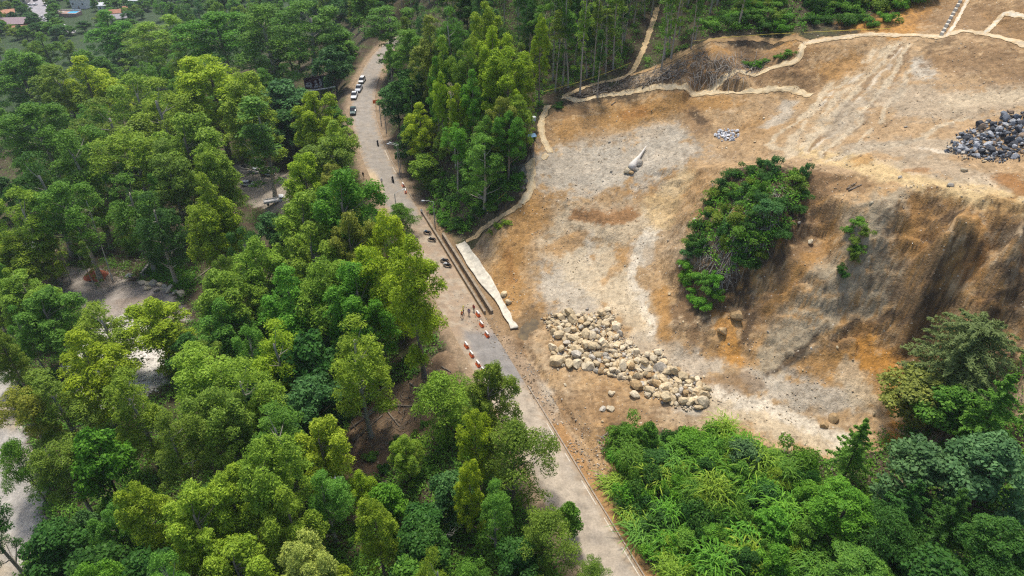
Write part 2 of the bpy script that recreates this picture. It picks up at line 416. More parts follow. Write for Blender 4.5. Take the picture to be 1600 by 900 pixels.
# ------------------------------------------------------------------ soil colours of the ground
TAN, OCH, GRY, PAL = (.37, .25, .132), (.35, .195, .066), (.375, .32, .24), (.48, .40, .28)
DRK, BRN, LIT, RST, GRL, WHT = (.060, .042, .028), (.20, .125, .065), (.070, .052, .033), (.25, .115, .034), (.42, .38, .31), (.56, .50, .40)
ORG, SPR, YEL, GRS = (.42, .205, .045), (.33, .275, .19), (.50, .375, .20), (.065, .085, .028)
def inside(poly, X):
    c = np.zeros(len(X), bool); P = np.asarray(poly); n = len(P); j = n - 1
    for i in range(n):
        xi, yi, xj, yj = P[i, 0], P[i, 1], P[j, 0], P[j, 1]
        m = ((yi > X[:, 1]) != (yj > X[:, 1])) & (X[:, 0] < (xj - xi) * (X[:, 1] - yi) / (yj - yi + 1e-12) + xi)
        c ^= m; j = i
    return c
WX = (GX + 1.6 * fbm(GX / 6, GY / 6, 4, 11)).ravel(); WY = (GY + 1.6 * fbm(GX / 6, GY / 6, 4, 12)).ravel()
WXY = np.stack([WX, WY], 1)
SLIDE_PX = [(738,392),(752,372),(790,340),(822,305),(832,255),(845,195),(880,165),(960,140),(1050,88),(1130,64),(1250,64),(1340,55),(1385,35),(1480,-30),(1800,-30)]
SLIDE = [hit(*p)[0][:2] for p in SLIDE_PX] + [np.array(p) for p in ((180, 170), (180, 40), (75, 62), (62, 66))] + [hit(*p)[0][:2] for p in [(1395,700),(1300,715),(1200,700),(1100,690),(1000,672),(950,690),(965,740),(1005,830)]] + [np.array((20., 52.)), np.array((16., 30.)), np.array((28., 20.))] + [np.array(p[:2]) for p in road_off(20, 118, 3.0)]
def poly_ground(P): return [hit(*p)[0][:2] for p in P]
CLEAR = poly_ground([(700,545),(660,580),(600,610),(555,650),(530,700),(500,740),(560,760),(640,700),(700,650),(730,600)])
YARD = poly_ground([(95,415),(150,420),(215,440),(285,470),(300,500),(240,500),(160,500),(90,460)])
WHITEYARD = poly_ground([(95,575),(120,540),(170,500),(230,490),(270,530),(265,600),(200,640),(130,625)])
PAVED = poly_ground([(-80,540),(15,540),(25,600),(30,650),(55,720),(68,780),(60,850),(10,950),(-300,1000),(-300,560)])
PARK = poly_ground([(360,262),(380,255),(430,262),(470,280),(470,330),(420,335),(372,300)])
BANK = poly_ground([(690,380),(650,310),(690,300),(760,290),(830,290),(815,315),(770,350),(735,378)])
slide_m = inside(SLIDE, WXY)
C = np.empty((GX.size, 3)); C[:] = LIT
def lay(mask, col, k=1.0):
    mask = (np.clip(mask, 0, 1) * k)[:, None]; C[:] = C * (1 - mask) + np.array(col) * mask
GT = GY + .9 * Z
n1 = fbm(GX / 5, GT / 5, 5, 41).ravel(); n2 = fbm(GX / 13, GT / 13, 4, 42).ravel(); n3 = fbm(GX / 1.7, GT / 1.7, 4, 43).ravel(); n4 = fbm(GX / .8, GT / .8, 3, 44).ravel(); n5 = fbm((GX * .83 - GY * .55) / 1.1, (GX * .55 + GY * .83 + Z) / 9, 4, 45).ravel()
lay(sstep(-.2, .5, n1 + .4 * n3), GRS, .55)
lay(slide_m.astype(float), TAN)
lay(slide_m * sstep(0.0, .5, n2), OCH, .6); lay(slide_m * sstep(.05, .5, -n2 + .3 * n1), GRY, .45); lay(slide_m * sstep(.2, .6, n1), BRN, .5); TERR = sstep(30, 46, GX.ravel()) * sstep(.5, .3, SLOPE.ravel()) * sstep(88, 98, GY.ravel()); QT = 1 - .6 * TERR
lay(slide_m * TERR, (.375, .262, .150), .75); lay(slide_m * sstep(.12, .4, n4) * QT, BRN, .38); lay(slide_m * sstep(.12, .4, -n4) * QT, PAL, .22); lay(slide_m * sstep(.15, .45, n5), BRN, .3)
lay(inside(CLEAR, WXY).astype(float), (.20, .135, .08)); lay(inside(CLEAR, WXY) * sstep(-.1, .4, n1), (.13, .085, .05), .8)
lay(inside(YARD, WXY).astype(float), (.30, .26, .22)); lay(inside(YARD, WXY) * sstep(0, .4, n1), (.22, .17, .13), .7)
lay(inside(WHITEYARD, WXY).astype(float), (.60, .56, .50)); lay(inside(WHITEYARD, WXY) * sstep(0.1, .5, n3), (.34, .29, .24), .6)
lay(inside(PAVED, WXY).astype(float), (.34, .315, .275)); lay(inside(PAVED, WXY) * sstep(.0, .5, n2 + .3 * n1), (.37, .29, .18), .7)
lay(inside(PARK, WXY).astype(float), (.30, .255, .20)); lay(inside(BANK, WXY) * sstep(-.1, .4, n3 + n1 * .5), (.20, .15, .09), .7)
XYZ = np.stack([WX, WY, Z.ravel()], 1)
PATCH = [  # colour, half width in metres, strength, line
 (GRL,7,.85,[(870,265),(930,262),(1000,255),(1045,240)]),(GRL,3,.6,[(900,290),(960,280),(1010,262)]),(GRL,2.2,.7,[(1040,295),(1065,285)]),
 (GRL,4,.7,[(1010,215),(1050,215)]),(GRL,2,.6,[(930,235),(960,240)]),
 (PAL,4.5,.8,[(890,345),(950,360),(1000,345)]),(GRL,5,.85,[(905,400),(870,445),(905,470)]),(PAL,3.5,.8,[(870,380),(930,440),(965,475)]),
 (WHT,1.5,.95,[(1025,362),(990,395),(984,435),(1004,480),(1020,520)]),(PAL,2.6,.8,[(945,400),(965,455),(1000,520)]),(GRL,1.6,.6,[(1010,380),(1000,410)]),
 (OCH,4,.75,[(825,330),(800,385),(790,430),(800,465)]),(RST,1.3,.5,[(790,400),(800,440)]),(OCH,3.5,.75,[(885,200),(980,182),(1060,160),(1130,160)]),(RST,1.6,.6,[(980,180),(1010,175)]),
 (RST,2.0,.8,[(905,338),(945,342),(990,335)]),(OCH,2,.7,[(900,372),(868,388)]),(YEL,3,.7,[(1065,280),(1030,320),(1035,345)]),(OCH,1.0,.6,[(985,390),(960,420),(945,440)]),
 (BRN,2.2,.7,[(870,180),(905,172)]),(BRN,2.5,.7,[(1080,180),(1095,200)]),(DRK,.9,.75,[(1085,178),(1098,192)]),(BRN,1.5,.6,[(860,200),(852,225)]),
 (PAL,5,.3,[(1270,225),(1330,150),(1400,72)]),(PAL,2.4,.6,[(1262,232),(1345,250),(1430,280),(1520,294),(1600,312)]),(YEL,2.5,1.0,[(1262,236),(1340,256),(1430,286),(1520,300),(1600,318)]),
 (PAL,.95,.95,[(1262,240),(1268,215),(1330,150),(1400,72)]),(PAL,.9,.95,[(1285,246),(1330,200),(1375,145),(1420,72)]),(WHT,.4,.7,[(1275,235),(1345,150),(1408,74)]),(PAL,.7,.85,[(1250,232),(1310,152),(1385,74)]),(BRN,.5,.75,[(1268,238),(1338,150),(1404,72)]),(BRN,.5,.75,[(1292,246),(1382,146),(1426,76)]),(PAL,.8,.9,[(1240,240),(1200,225),(1290,150),(1360,85)]),(BRN,.3,.6,[(1310,246),(1400,190),(1450,130)]),(PAL,.8,.8,[(1225,250),(1240,215),(1300,130)]),(WHT,.4,.7,[(1325,130),(1350,115)]),(WHT,.4,.7,[(1283,165),(1310,142)]),(PAL,.9,.85,[(1300,250),(1440,215),(1500,186)]),(PAL,.8,.85,[(1330,240),(1400,150),(1440,90)]),
 (GRY,3,.75,[(1305,205),(1332,165)]),(GRY,3.5,.7,[(1350,232),(1480,228)]),(GRL,1.7,.9,[(1438,98),(1448,118)]),(GRL,1.6,.8,[(1205,195),(1240,165)]),(GRY,6,.65,[(1400,150),(1480,165),(1600,150)]),(PAL,3,.6,[(1500,160),(1600,145)]),
 (GRY,3,.6,[(1430,255),(1530,282)]),(WHT,.5,.7,[(1440,232),(1475,238)]),(OCH,1.2,.7,[(1340,252),(1360,248)]),(RST,1,.6,[(1420,268),(1445,266)]),
 (OCH,3,.8,[(1295,112),(1330,100)]),(BRN,5,.7,[(1490,95),(1540,95),(1600,115)]),(DRK,1.2,.5,[(1455,75),(1485,62)]),(ORG,4.5,.75,[(1345,38),(1400,45),(1440,10)]),(BRN,8,.6,[(1490,22),(1600,50)]),
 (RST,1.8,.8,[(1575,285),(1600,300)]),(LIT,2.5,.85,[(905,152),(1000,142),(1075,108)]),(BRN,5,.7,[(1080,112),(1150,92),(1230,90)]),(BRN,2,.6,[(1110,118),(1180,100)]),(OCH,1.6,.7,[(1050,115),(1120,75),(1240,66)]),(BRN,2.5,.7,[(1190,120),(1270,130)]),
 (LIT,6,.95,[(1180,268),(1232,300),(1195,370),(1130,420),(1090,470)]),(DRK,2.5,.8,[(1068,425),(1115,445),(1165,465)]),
 (BRN,3,.8,[(1275,285),(1290,350),(1240,430),(1180,505)]),(OCH,1.6,.7,[(1300,360),(1250,430),(1200,490)]),(BRN,2,.7,[(1270,282),(1345,292)]),
 (SPR,4.2,.95,[(1400,325),(1350,360),(1320,430),(1270,500),(1220,570)]),(SPR,4,.9,[(1395,415),(1372,478)]),(PAL,1,.5,[(1370,345),(1330,385)]),
 (BRN,4.5,.75,[(1450,345),(1440,420),(1430,500)]),(OCH,2.5,.7,[(1440,330),(1425,390)]),(ORG,1.8,.6,[(1530,350),(1525,430)]),(OCH,2,.7,[(1490,530),(1470,590)]),(DRK,1.2,.8,[(1470,365),(1450,380)]),(DRK,1.2,.5,[(1400,500),(1300,530),(1230,575)]),(DRK,1.2,.7,[(1255,330),(1215,410)]),(DRK,1.4,.75,[(1560,420),(1548,500)]),(OCH,3,.7,[(1500,350),(1560,335)]),(DRK,1.8,.45,[(1482,395),(1462,445),(1450,505)]),(DRK,2.5,.5,[(1575,345),(1590,450),(1600,520)]),(BRN,3,.7,[(1520,400),(1540,480)]),(RST,1.5,.5,[(1500,420),(1520,470)]),(DRK,1,.8,[(1446,520),(1442,590)]),
 (BRN,2,.6,[(1430,530),(1420,610)]),(ORG,2.4,.9,[(1352,525),(1340,575),(1385,565)]),(ORG,1.6,.9,[(1398,590),(1398,690)]),(OCH,1.8,.8,[(1240,592),(1320,545)]),(OCH,1.3,.7,[(1320,560),(1290,600)]),
 (DRK,.8,.85,[(1392,490),(1332,505),(1272,532),(1205,588)]),(BRN,1.5,.6,[(1380,505),(1300,540)]),
 (PAL,3.0,.85,[(1110,620),(1200,655),(1290,690)]),(WHT,1.5,.9,[(1115,612),(1200,640),(1290,678),(1335,700)]),(GRL,2.6,.8,[(1190,600),(1250,612),(1320,618)]),(PAL,2,.7,[(1330,580),(1350,620)]),(GRL,2.2,.7,[(1065,565),(1110,575)]),(GRY,2.5,.8,[(1000,535),(1050,555)]),(GRL,.9,.8,[(1060,638),(1085,645)]),
 (ORG,1.8,.75,[(1135,505),(1148,560)]),(OCH,1.3,.8,[(1032,455),(1042,520)]),(BRN,2,.8,[(1085,520),(1060,480)]),(DRK,.7,.7,[(1165,478),(1172,505),(1160,530)]),(BRN,4,.6,[(890,645),(950,640),(1000,668)]),(LIT,2.2,.6,[(950,682),(1050,690)]),(BRN,1.5,.6,[(1090,600),(1150,605),(1180,600)]),
 (GRL,1.5,.8,[(818,565),(840,600),(868,642)]),(LIT,2.4,.55,[(815,522),(835,498)]),(BRN,2,.7,[(800,540),(830,590)]),(BRN,1.2,.6,[(770,475),(800,530)]),(OCH,1.2,.6,[(880,690),(930,740)]),(GRY,1.5,.6,[(935,745),(980,830)])]
for (col, w, k, line) in PATCH:
    P = np.array([hit(*p)[0] for p in line])
    lo, hi = P.min(0) - w * 3, P.max(0) + w * 3
    m = (WX > lo[0]) & (WX < hi[0]) & (WY > lo[1]) & (WY < hi[1])
    d = np.full(len(WX), 1e9); d[m] = seg_dist(XYZ[m], P)[0]
    edge = w * (1 + .75 * n3 + .45 * n1 + .45 * n4)
    mm = sstep(1.25, .55, d / np.maximum(edge, .05))
    C[m] = C[m] * (1 - (mm[m] * k)[:, None]) + np.array(col) * (mm[m] * k)[:, None]
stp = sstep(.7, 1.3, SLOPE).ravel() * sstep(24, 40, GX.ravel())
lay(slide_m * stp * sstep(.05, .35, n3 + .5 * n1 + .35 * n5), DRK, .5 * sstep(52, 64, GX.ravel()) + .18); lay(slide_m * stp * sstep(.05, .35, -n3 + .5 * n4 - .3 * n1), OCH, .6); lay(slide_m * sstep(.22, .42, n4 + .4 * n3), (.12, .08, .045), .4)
C[slide_m] *= np.array([1.0, .975, .92])
# verge of the road: dusty shoulder, rusty gutter
rd = RD.ravel(); rs = RSIDE.ravel()
lay(sstep(6.5, 4.6, rd + .8 * n3) * (GY.ravel() < 300), (.30, .215, .135), .85)
lay(sstep(5.7, 5.0, rd + .3 * n3) * (rs < 0) * (GY.ravel() < 75), (.34, .19, .075), .9)
lay(sstep(7.5, 6.4, rd + .5 * n1) * (rs < 0) * (GY.ravel() > 96) * (GY.ravel() < 136), (.24, .16, .085), .8)
# far town ground
far = sstep(330, 420, GX.ravel() * -0.75 + GY.ravel() * 0.8); lay(far, (.04, .07, .028), .9)
quads = np.arange(len(YS) * len(XS)).reshape(len(YS), len(XS))
Q = np.stack([quads[:-1, :-1].ravel(), quads[:-1, 1:].ravel(), quads[1:, 1:].ravel(), quads[1:, :-1].ravel()], 1)
SOIL = ground_mat("soil")
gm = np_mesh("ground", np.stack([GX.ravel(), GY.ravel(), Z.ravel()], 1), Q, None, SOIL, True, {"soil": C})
tag(link("ground", gm), "bare ochre and grey landslide slope above wooded brown ground", None, None, "structure")

# ------------------------------------------------------------------ road, edge line, paths
def strip(center, half_l, half_r, step, z, lift=0.0, drape=False, ragged=0.0, seed=0, nx=None):
    """ribbon along a plan line; returns verts, quads, across parameter, along metres"""
    P = np.asarray(center)[:, :2]; T = np.gradient(P, axis=0); T /= np.linalg.norm(T, axis=1)[:, None] + 1e-9
    nrm = np.stack([T[:, 1], -T[:, 0]], 1); nx = nx or max(2, int((half_l + half_r) / step) + 1)
    s = np.concatenate([[0], np.cumsum(np.linalg.norm(np.diff(P, axis=0), axis=1))])
    off = np.linspace(-half_l, half_r, nx)
    X = P[:, None, :] + nrm[:, None, :] * off[None, :, None]
    if ragged:
        e = 1 + ragged * (fbm(s / 1.1, s * 0 + 3, 4, seed))[:, None]
        X = P[:, None, :] + nrm[:, None, :] * (off[None, :] * e)[:, :, None]
    zz = (H(X[..., 0], X[..., 1]) + lift) if drape else np.full(X.shape[:2], z)
    V = np.concatenate([X, zz[..., None]], 2).reshape(-1, 3)
    q = np.arange(len(P) * nx).reshape(len(P), nx)
    q = np.stack([q[:-1, :-1].ravel(), q[1:, :-1].ravel(), q[1:, 1:].ravel(), q[:-1, 1:].ravel()], 1)[:, ::-1]
    return V, q, np.tile(off, len(P)), np.repeat(s, nx)
CL = catmull(ROAD, .45)
V, q, off, s = strip(CL, 3.5, 3.45, .45, 0.0)
x, y = V[:, 0], V[:, 1]
rc = np.empty((len(V), 3)); rc[:] = np.where((y > 118)[:, None], np.array([[.265, .235, .195]]), np.array([[.365, .305, .228]]))
m1 = fbm(x / 4, y / 4, 4, 51); m2 = fbm(x / 1.3, y / 1.3, 4, 52)
def rlay(mask, col, k):
    mk = (np.clip(mask, 0, 1) * k)[:, None]; rc[:] = rc * (1 - mk) + np.array(col) * mk
rlay(sstep(0, .5, m1), (.27, .235, .19), .6); rlay(sstep(2.2, 3.5, np.abs(off) + 1.5 * m2), (.31, .225, .14), .85)
rlay(sstep(.22, .05, np.abs((s % 4.5) - 2.2)) * (y < 75), (.27, .235, .19), .25)
rlay(sstep(94, 97, y + 1.5 * m2) * sstep(142, 132, y), (.30, .215, .14), .85); rlay(sstep(96, 99, y) * sstep(140, 130, y) * sstep(0, .4, m2 + m1), (.42, .35, .25), .6)
rlay(sstep(.55, .1, np.abs(np.abs(off + .3 * m1) - 1.0)) * sstep(-.3, .3, m1), (.30, .25, .19), .5); rlay(sstep(.2, .45, m2 + .5 * m1), (.27, .225, .17), .45); rlay(sstep(.05, .02, np.abs(fbm(x / 3, y / 3, 4, 57))), (.2, .17, .13), .4)
rlay(sstep(83, 85, y + .6 * m2) * sstep(99, 96, y + m2) * sstep(-2.6, -1.2, off + .4 * m2), (.19, .182, .172), .8)
rlay(sstep(150, 154, y + 2 * m2) * sstep(165, 160, y) * sstep(-1.0, -2.4, off), (.47, .36, .22), .9)
V[:, 2] += 0.0 - .05 * (np.abs(off) > 3.42)
rm = np_mesh("road", V, q, None, ground_mat("road_concrete", bump=.12, pebbles=False, rough=.8, vscale=1.6), True, {"soil": rc})
tag(link("road", rm), "dusty pale concrete road running down between forest and landslide", None, None, "structure")
LINE = mat("worn_paint", (.50, .455, .37), .85, noise=.35, nscale=3)
mb = MB()
for (a, b) in ((38, 44), (46, 52.5), (54, 57), (58.5, 63), (66, 68), (70, 74), (160, 164), (168, 175)):
    P = road_off(a, b, 3.05, z=.006) if a < 100 else road_off(a, b, 3.1, z=.006)
    for p0, p1 in zip(P[:-1], P[1:]):
        d = (p1 - p0); n = np.array([d[1], -d[0], 0]) / np.linalg.norm(d[:2]) * .06
        mb.add([p0 - n, p1 - n, p1 + n, p0 + n], [(0, 3, 2, 1)])
tag(mb.build("road_marking", LINE), "worn white edge line along the concrete road", None, None, "structure")
KERB = mat("kerb_concrete", (.30, .25, .19), .9, noise=.35, nscale=2)
def wall_mesh(P, w, z0, z1, m, name, jag=0.0):
    mb = MB(); P = np.asarray(P); T = np.gradient(P[:, :2], axis=0); T /= np.linalg.norm(T, axis=1)[:, None]
    n = np.stack([T[:, 1], -T[:, 0]], 1); vs = []
    for i in range(len(P)):
        b = P[i, :2]; zt = z1 + jag * rnd.uniform(-1, 1)
        for (o, zz) in ((-w / 2, z0), (-w / 2, zt), (w / 2, zt), (w / 2, z0)): vs.append((b[0] + n[i, 0] * o, b[1] + n[i, 1] * o, zz))
    fs = []
    for i in range(len(P) - 1):
        for k in range(4): fs.append((i * 4 + k, (i + 1) * 4 + k, (i + 1) * 4 + (k + 1) % 4, i * 4 + (k + 1) % 4))
    fs += [(0, 1, 2, 3), tuple((len(P) - 1) * 4 + k for k in (3, 2, 1, 0))]
    mb.add(vs, fs); return mb.mesh(name, m)
tag(link("kerb", wall_mesh(road_off(20, 82, 3.62), .18, -.2, .11, KERB, "kerb")), "low concrete kerb along the road by the bamboo", None, None, "structure")
tag(link("kerb", wall_mesh(road_off(146, 236, 3.62), .18, -.2, .11, KERB, "kerb_upper")), "low stained kerb along the upper road under the trees", None, None, "structure")
CONC = mat("wall_concrete", (.25, .20, .14), .9, noise=.35, nscale=1.2, bump=.3)
tag(link("retaining_wall", wall_mesh(road_off(101, 140, 3.85), .4, -.6, .6, CONC, "retaining_wall", .02)), "long low stained concrete wall along the road beside the ditch", "wall")
tag(link("retaining_wall", wall_mesh(road_off(100.5, 129, 5.15), .5, -.6, .7, CONC, "channel_wall", .03)), "second concrete wall on the slope side of the ditch, next to the white sheet", "wall")
# pale membrane-covered paths over the slope
PATHM = ground_mat("path_surface", bump=.3, pebbles=False)
PATHPTS = []
def path(line, w, label, col=(.58, .44, .25), edge=(.50, .36, .19), lift=.10):
    P = catmull(np.array([hit(*p)[0][:2] for p in line]), .4)
    PATHPTS.extend([tuple(p) for p in P[::2]])
    V, q, off, s = strip(P, w * .85, w * .85, .3, 0, lift, True, .6, len(label), 7)
    c = np.empty((len(V), 3)); nn = fbm(V[:, 0] / .8, V[:, 1] / .8, 3, 5)
    c[:] = np.array(col); k = sstep(.25, .8, np.abs(off) / w + .8 * nn)[:, None] * .9; c = c * (1 - k) + np.array(edge) * k
    V[:, 2] -= .22 * (np.abs(off) > w * .95)
    tag(link("path", np_mesh("path", V, q, None, PATHM, True, {"soil": c})), label, None, None, "structure")
PW = (.56, .45, .28)
path([(828,252),(830,275),(828,298),(815,320)], 1.0, "pale path strip at the left edge of the slide by the grove", PW)
path([(815,320),(790,335),(765,352),(745,370),(728,378)], .65, "narrow pale path dropping from grove to white sheet", (.52,.37,.2))
path([(856,165),(846,190),(848,215),(860,240)], .9, "curved pale path beside the blue shelter", PW)
path([(856,242),(847,250)], .6, "short pale path scrap below the blue shelter", PW)
path([(878,153),(905,158),(960,148),(1020,138),(1060,138),(1100,147),(1180,144),(1240,140),(1268,150)], .75, "long pale path along the top rim of the slide", PW)
path([(1072,138),(1120,136),(1180,118),(1235,100),(1250,85),(1254,70)], .75, "pale path climbing round the brush pile to the ridge", PW)
TANPATH = [hit(*p)[0] for p in [(880,152),(905,142),(930,132),(955,125),(980,118),(990,104),(1000,90),(1006,75),(1012,60),(1020,36),(1027,12)]]
path([(880,152),(930,132),(980,118),(1000,90),(1012,60),(1027,12)], .8, "tan path climbing through the pale-trunked grove", (.46,.34,.19))
path([(1255,68),(1300,62),(1360,55),(1420,55),(1470,58),(1505,49),(1560,58),(1610,72)], .9, "pale ridge path at the top of the slide", (.52,.42,.28))
path([(1538,53),(1560,32),(1572,22),(1600,27),(1640,30)], .7, "pale path branching up from the ridge", (.52,.47,.36))
path([(1262,66),(1200,64),(1130,62),(1090,75),(1050,95),(985,118)], .8, "dirt path from brush pile back to the grove", (.36,.235,.11), (.28,.18,.09))
# puddle
m = mat("muddy_water", (.105, .072, .026), .07, noise=.45, nscale=.8, bump=.05, spec=.5)
a = np.linspace(0, 2 * np.pi, 36, endpoint=False)
ax = (PUD2 - PUD); ax = ax / np.linalg.norm(ax); bx = np.array([-ax[1], ax[0]]); mid = (PUD + PUD2) / 2
P = [tuple(mid + ax * math.cos(t) * (4.0 + .5 * math.sin(3 * t)) + bx * math.sin(t) * (2.5 + .25 * math.cos(2 * t))) + (.17,) for t in a]
me = bpy.data.meshes.new("puddle"); me.from_pydata(P, [], [tuple(range(36))]); me.materials.append(m)
tag(link("puddle", me), "shallow brown puddle at the end of the white sheet", None, None, "structure")
# ------------------------------------------------------------------ vegetation: materials
def leaf_mat(name, trans=0.38, spec=0.12, rough=0.5):
    m = bpy.data.materials.new(name); m.use_nodes = True
    nt = m.node_tree; N = nt.nodes; L = nt.links; b = N["Principled BSDF"]; out = N["Material Output"]
    oi = N.new("ShaderNodeObjectInfo"); at = N.new("ShaderNodeAttribute"); at.attribute_name = "tint"
    r = N.new("ShaderNodeMapRange"); r.inputs["To Min"].default_value = 0.55; r.inputs["To Max"].default_value = 1.45
    mx = N.new("ShaderNodeMix"); mx.data_type = 'RGBA'; mx.blend_type = 'MULTIPLY'; mx.inputs["Factor"].default_value = 1
    hs = N.new("ShaderNodeHueSaturation")
    r2 = N.new("ShaderNodeMapRange"); r2.inputs["To Min"].default_value = 0.52; r2.inputs["To Max"].default_value = 0.488
    L.new(at.outputs["Fac"], r.inputs["Value"]); L.new(at.outputs["Fac"], r2.inputs["Value"])
    L.new(oi.outputs["Color"], mx.inputs["A"]); L.new(r.outputs["Result"], mx.inputs["B"])
    L.new(mx.outputs["Result"], hs.inputs["Color"]); L.new(r2.outputs["Result"], hs.inputs["Hue"])
    L.new(hs.outputs["Color"], b.inputs["Base Color"])
    b.inputs["Roughness"].default_value = rough; b.inputs["Specular IOR Level"].default_value = spec
    tr = N.new("ShaderNodeBsdfTranslucent"); L.new(hs.outputs["Color"], tr.inputs["Color"])
    ms = N.new("ShaderNodeMixShader"); ms.inputs[0].default_value = trans
    L.new(b.outputs[0], ms.inputs[1]); L.new(tr.outputs[0], ms.inputs[2]); L.new(ms.outputs[0], out.inputs["Surface"])
    return m
LEAF = leaf_mat("leaves")
BARK = mat("bark", (.20, .165, .125), .9, noise=.4, nscale=4)
PBARK = mat("pale_bark", (.36, .32, .26), .85, noise=.35, nscale=3)
WBARK = mat("bleached_wood", (.60, .56, .49), .85, noise=.25, nscale=4)
DBARK = mat("dark_bark", (.10, .075, .055), .9, noise=.4, nscale=5)

def leaves(P, Nn, L, W, tint, rng, droop=0.0):
    """diamond leaves: centres P, normals Nn -> verts, quads, tint"""
    n = len(P); Nn = Nn / (np.linalg.norm(Nn, axis=1)[:, None] + 1e-9)
    t = rng.normal(size=(n, 3)); t[:, 2] -= droop; t -= Nn * (t * Nn).sum(1)[:, None]; t /= np.linalg.norm(t, axis=1)[:, None] + 1e-9
    b = np.cross(Nn, t); s = rng.uniform(.7, 1.3, n)[:, None]
    V = np.stack([P + t * L * s / 2 - Nn * L * .08, P + b * W * s / 2, P - t * L * s / 2, P - b * W * s / 2], 1).reshape(-1, 3)
    return V, np.arange(4 * n).reshape(n, 4), np.repeat(tint, 4)
def puffs_to_mesh(name, puffs, dens, L, W, seed, up=.45, droop=.3, flat=.8, scat=.5):
    rng = np.random.default_rng(seed); Ps, Ns, Ts = [], [], []
    for (c, r) in puffs:
        n = int(dens * 4 * math.pi * r * r)
        d = rng.normal(size=(n, 3)); d[:, 2] += .35; d /= np.linalg.norm(d, axis=1)[:, None]
        d = d[d[:, 2] > -.6]; n = len(d)
        lump = 1 + .22 * np.sin(d[:, 0] * 5 + seed + c[0]) * np.cos(d[:, 1] * 5 + c[1]) + .1 * np.sin(d[:, 2] * 9 + c[2])
        rr = r * lump * (1 - .5 * rng.random(n) ** 2.2)
        Ps.append(np.array(c) + d * rr[:, None] * np.array([1, 1, flat]))
        Ns.append(d * .7 + np.array([0, 0, up]) + rng.normal(size=(n, 3)) * scat)
        Ts.append(np.clip(rng.normal(.5, .17, n) + rng.normal(0, .1), 0, 1))
    V, q, t = leaves(np.concatenate(Ps), np.concatenate(Ns), L, W, np.concatenate(Ts), rng, droop)
    return np_mesh(name, V, q, None, LEAF, False, {"tint": t})
def trunk_mesh(name, h, r0, puffs, seed, m, nl=10, lean=.03, forks=1, top=.9):
    rg = random.Random(seed); mb = MB(); ax, ay = rg.uniform(-lean, lean) * h, rg.uniform(-lean, lean) * h
    ph = rg.uniform(0, 6)
    def c(t): return Vector((ax * t + .012 * h * math.sin(3 * t + ph), ay * t + .012 * h * math.cos(2.3 * t + ph), h * t))
    ts = [0, .015, .06, .15, .3, .45, .6, .75, top]
    mb.tube([c(t) - Vector((0, 0, .6 if t == 0 else 0)) for t in ts], [r0 * (1.5 if t == 0 else 1.25 if t < .02 else (1 - .85 * t)) for t in ts], 7)
    for (pc, pr) in sorted(puffs, key=lambda p: rg.random())[:nl]:
        pc = Vector(pc); t = max(.15, min(top - .05, (pc.z - .55 * math.hypot(pc.x, pc.y) - 1.2) / h))
        a = c(t); mid = a.lerp(pc, .5) + Vector((0, 0, -.25)); rr = r0 * (1 - .85 * t) * .55
        mb.tube([a, mid, pc], [rr, rr * .65, rr * .25], 5, cap=False)
    return mb.mesh(name, m, True)

# ------------------------------------------------------------------ vegetation: one of each kind (crown and trunk meshes)
PROTO = {}
def add_proto(kind, crown, trunk, R_, H_): PROTO.setdefault(kind, []).append((crown, trunk, R_, H_))
def dome_layout(rg, Rr, Hh, z0, n, pr, p=2.0, ragged=.25):
    out = []; asym = [rg.uniform(.8, 1.2) for _ in range(5)]
    for i in range(n):
        t = rg.random() ** .75; a = rg.uniform(0, 2 * math.pi)
        prof = (1 - t ** p) ** .5 * (.62 + .38 * min(1, t / .35))
        k = asym[int(a / 6.2832 * 5) % 5] * rg.uniform(1 - ragged, 1.08)
        rad = Rr * prof * k * (1 if rg.random() < .78 else rg.uniform(.2, .7))
        r = pr * rg.uniform(.65, 1.25)
        out.append(((max(0, rad - r * .5) * math.cos(a), max(0, rad - r * .5) * math.sin(a), z0 + (Hh - z0 - r * .6) * t), r))
    out.append(((0, 0, Hh - pr * .9), pr)); return out
def lobes_layout(rg, Rr, Hh, z0, nl, tuft, per, gap=0.0):
    out = []
    for k in range(nl):
        a = 2.4 * k + rg.uniform(-.5, .5); d = 0 if k == 0 else Rr * rg.uniform(.38, .68); lr = Rr * rg.uniform(.34, .5) * (1.1 if k == 0 else 1)
        top = Hh * (1.0 if k == 0 else rg.uniform(.68, .97)); bot = max(z0, top - (Hh - z0) * rg.uniform(.45, .8)); cx, cy = d * math.cos(a), d * math.sin(a)
        for j in range(per):
            t = rg.random() ** .8; an = rg.uniform(0, 6.2832); pr = lr * (1 - t ** 2.6) ** .5 * (.7 + .3 * min(1, t / .3)) * rg.uniform(.75, 1.08)
            if gap and rg.random() < gap: continue
            r = tuft * rg.uniform(.6, 1.25); out.append(((cx + max(0, pr - r * .4) * math.cos(an), cy + max(0, pr - r * .4) * math.sin(an), bot + (top - bot - r * .6) * t), r))
        out.append(((cx, cy, top - tuft), tuft * 1.1))
    return out
for i in range(5):     # full domed eucalyptus, built of many small tufts
    rg = random.Random(100 + i); Hh, Rr = 20.0, 4.6
    P = lobes_layout(rg, Rr, Hh, 2.5 + i * .5, 7, .85, 19 + i)
    add_proto('D', puffs_to_mesh("dome_crown", P, 21, .33, .14, 100 + i, .45, .5, .85, .55), trunk_mesh("dome_trunk", Hh, .34, P, i, BARK, 12, .012, top=.8), Rr, Hh)
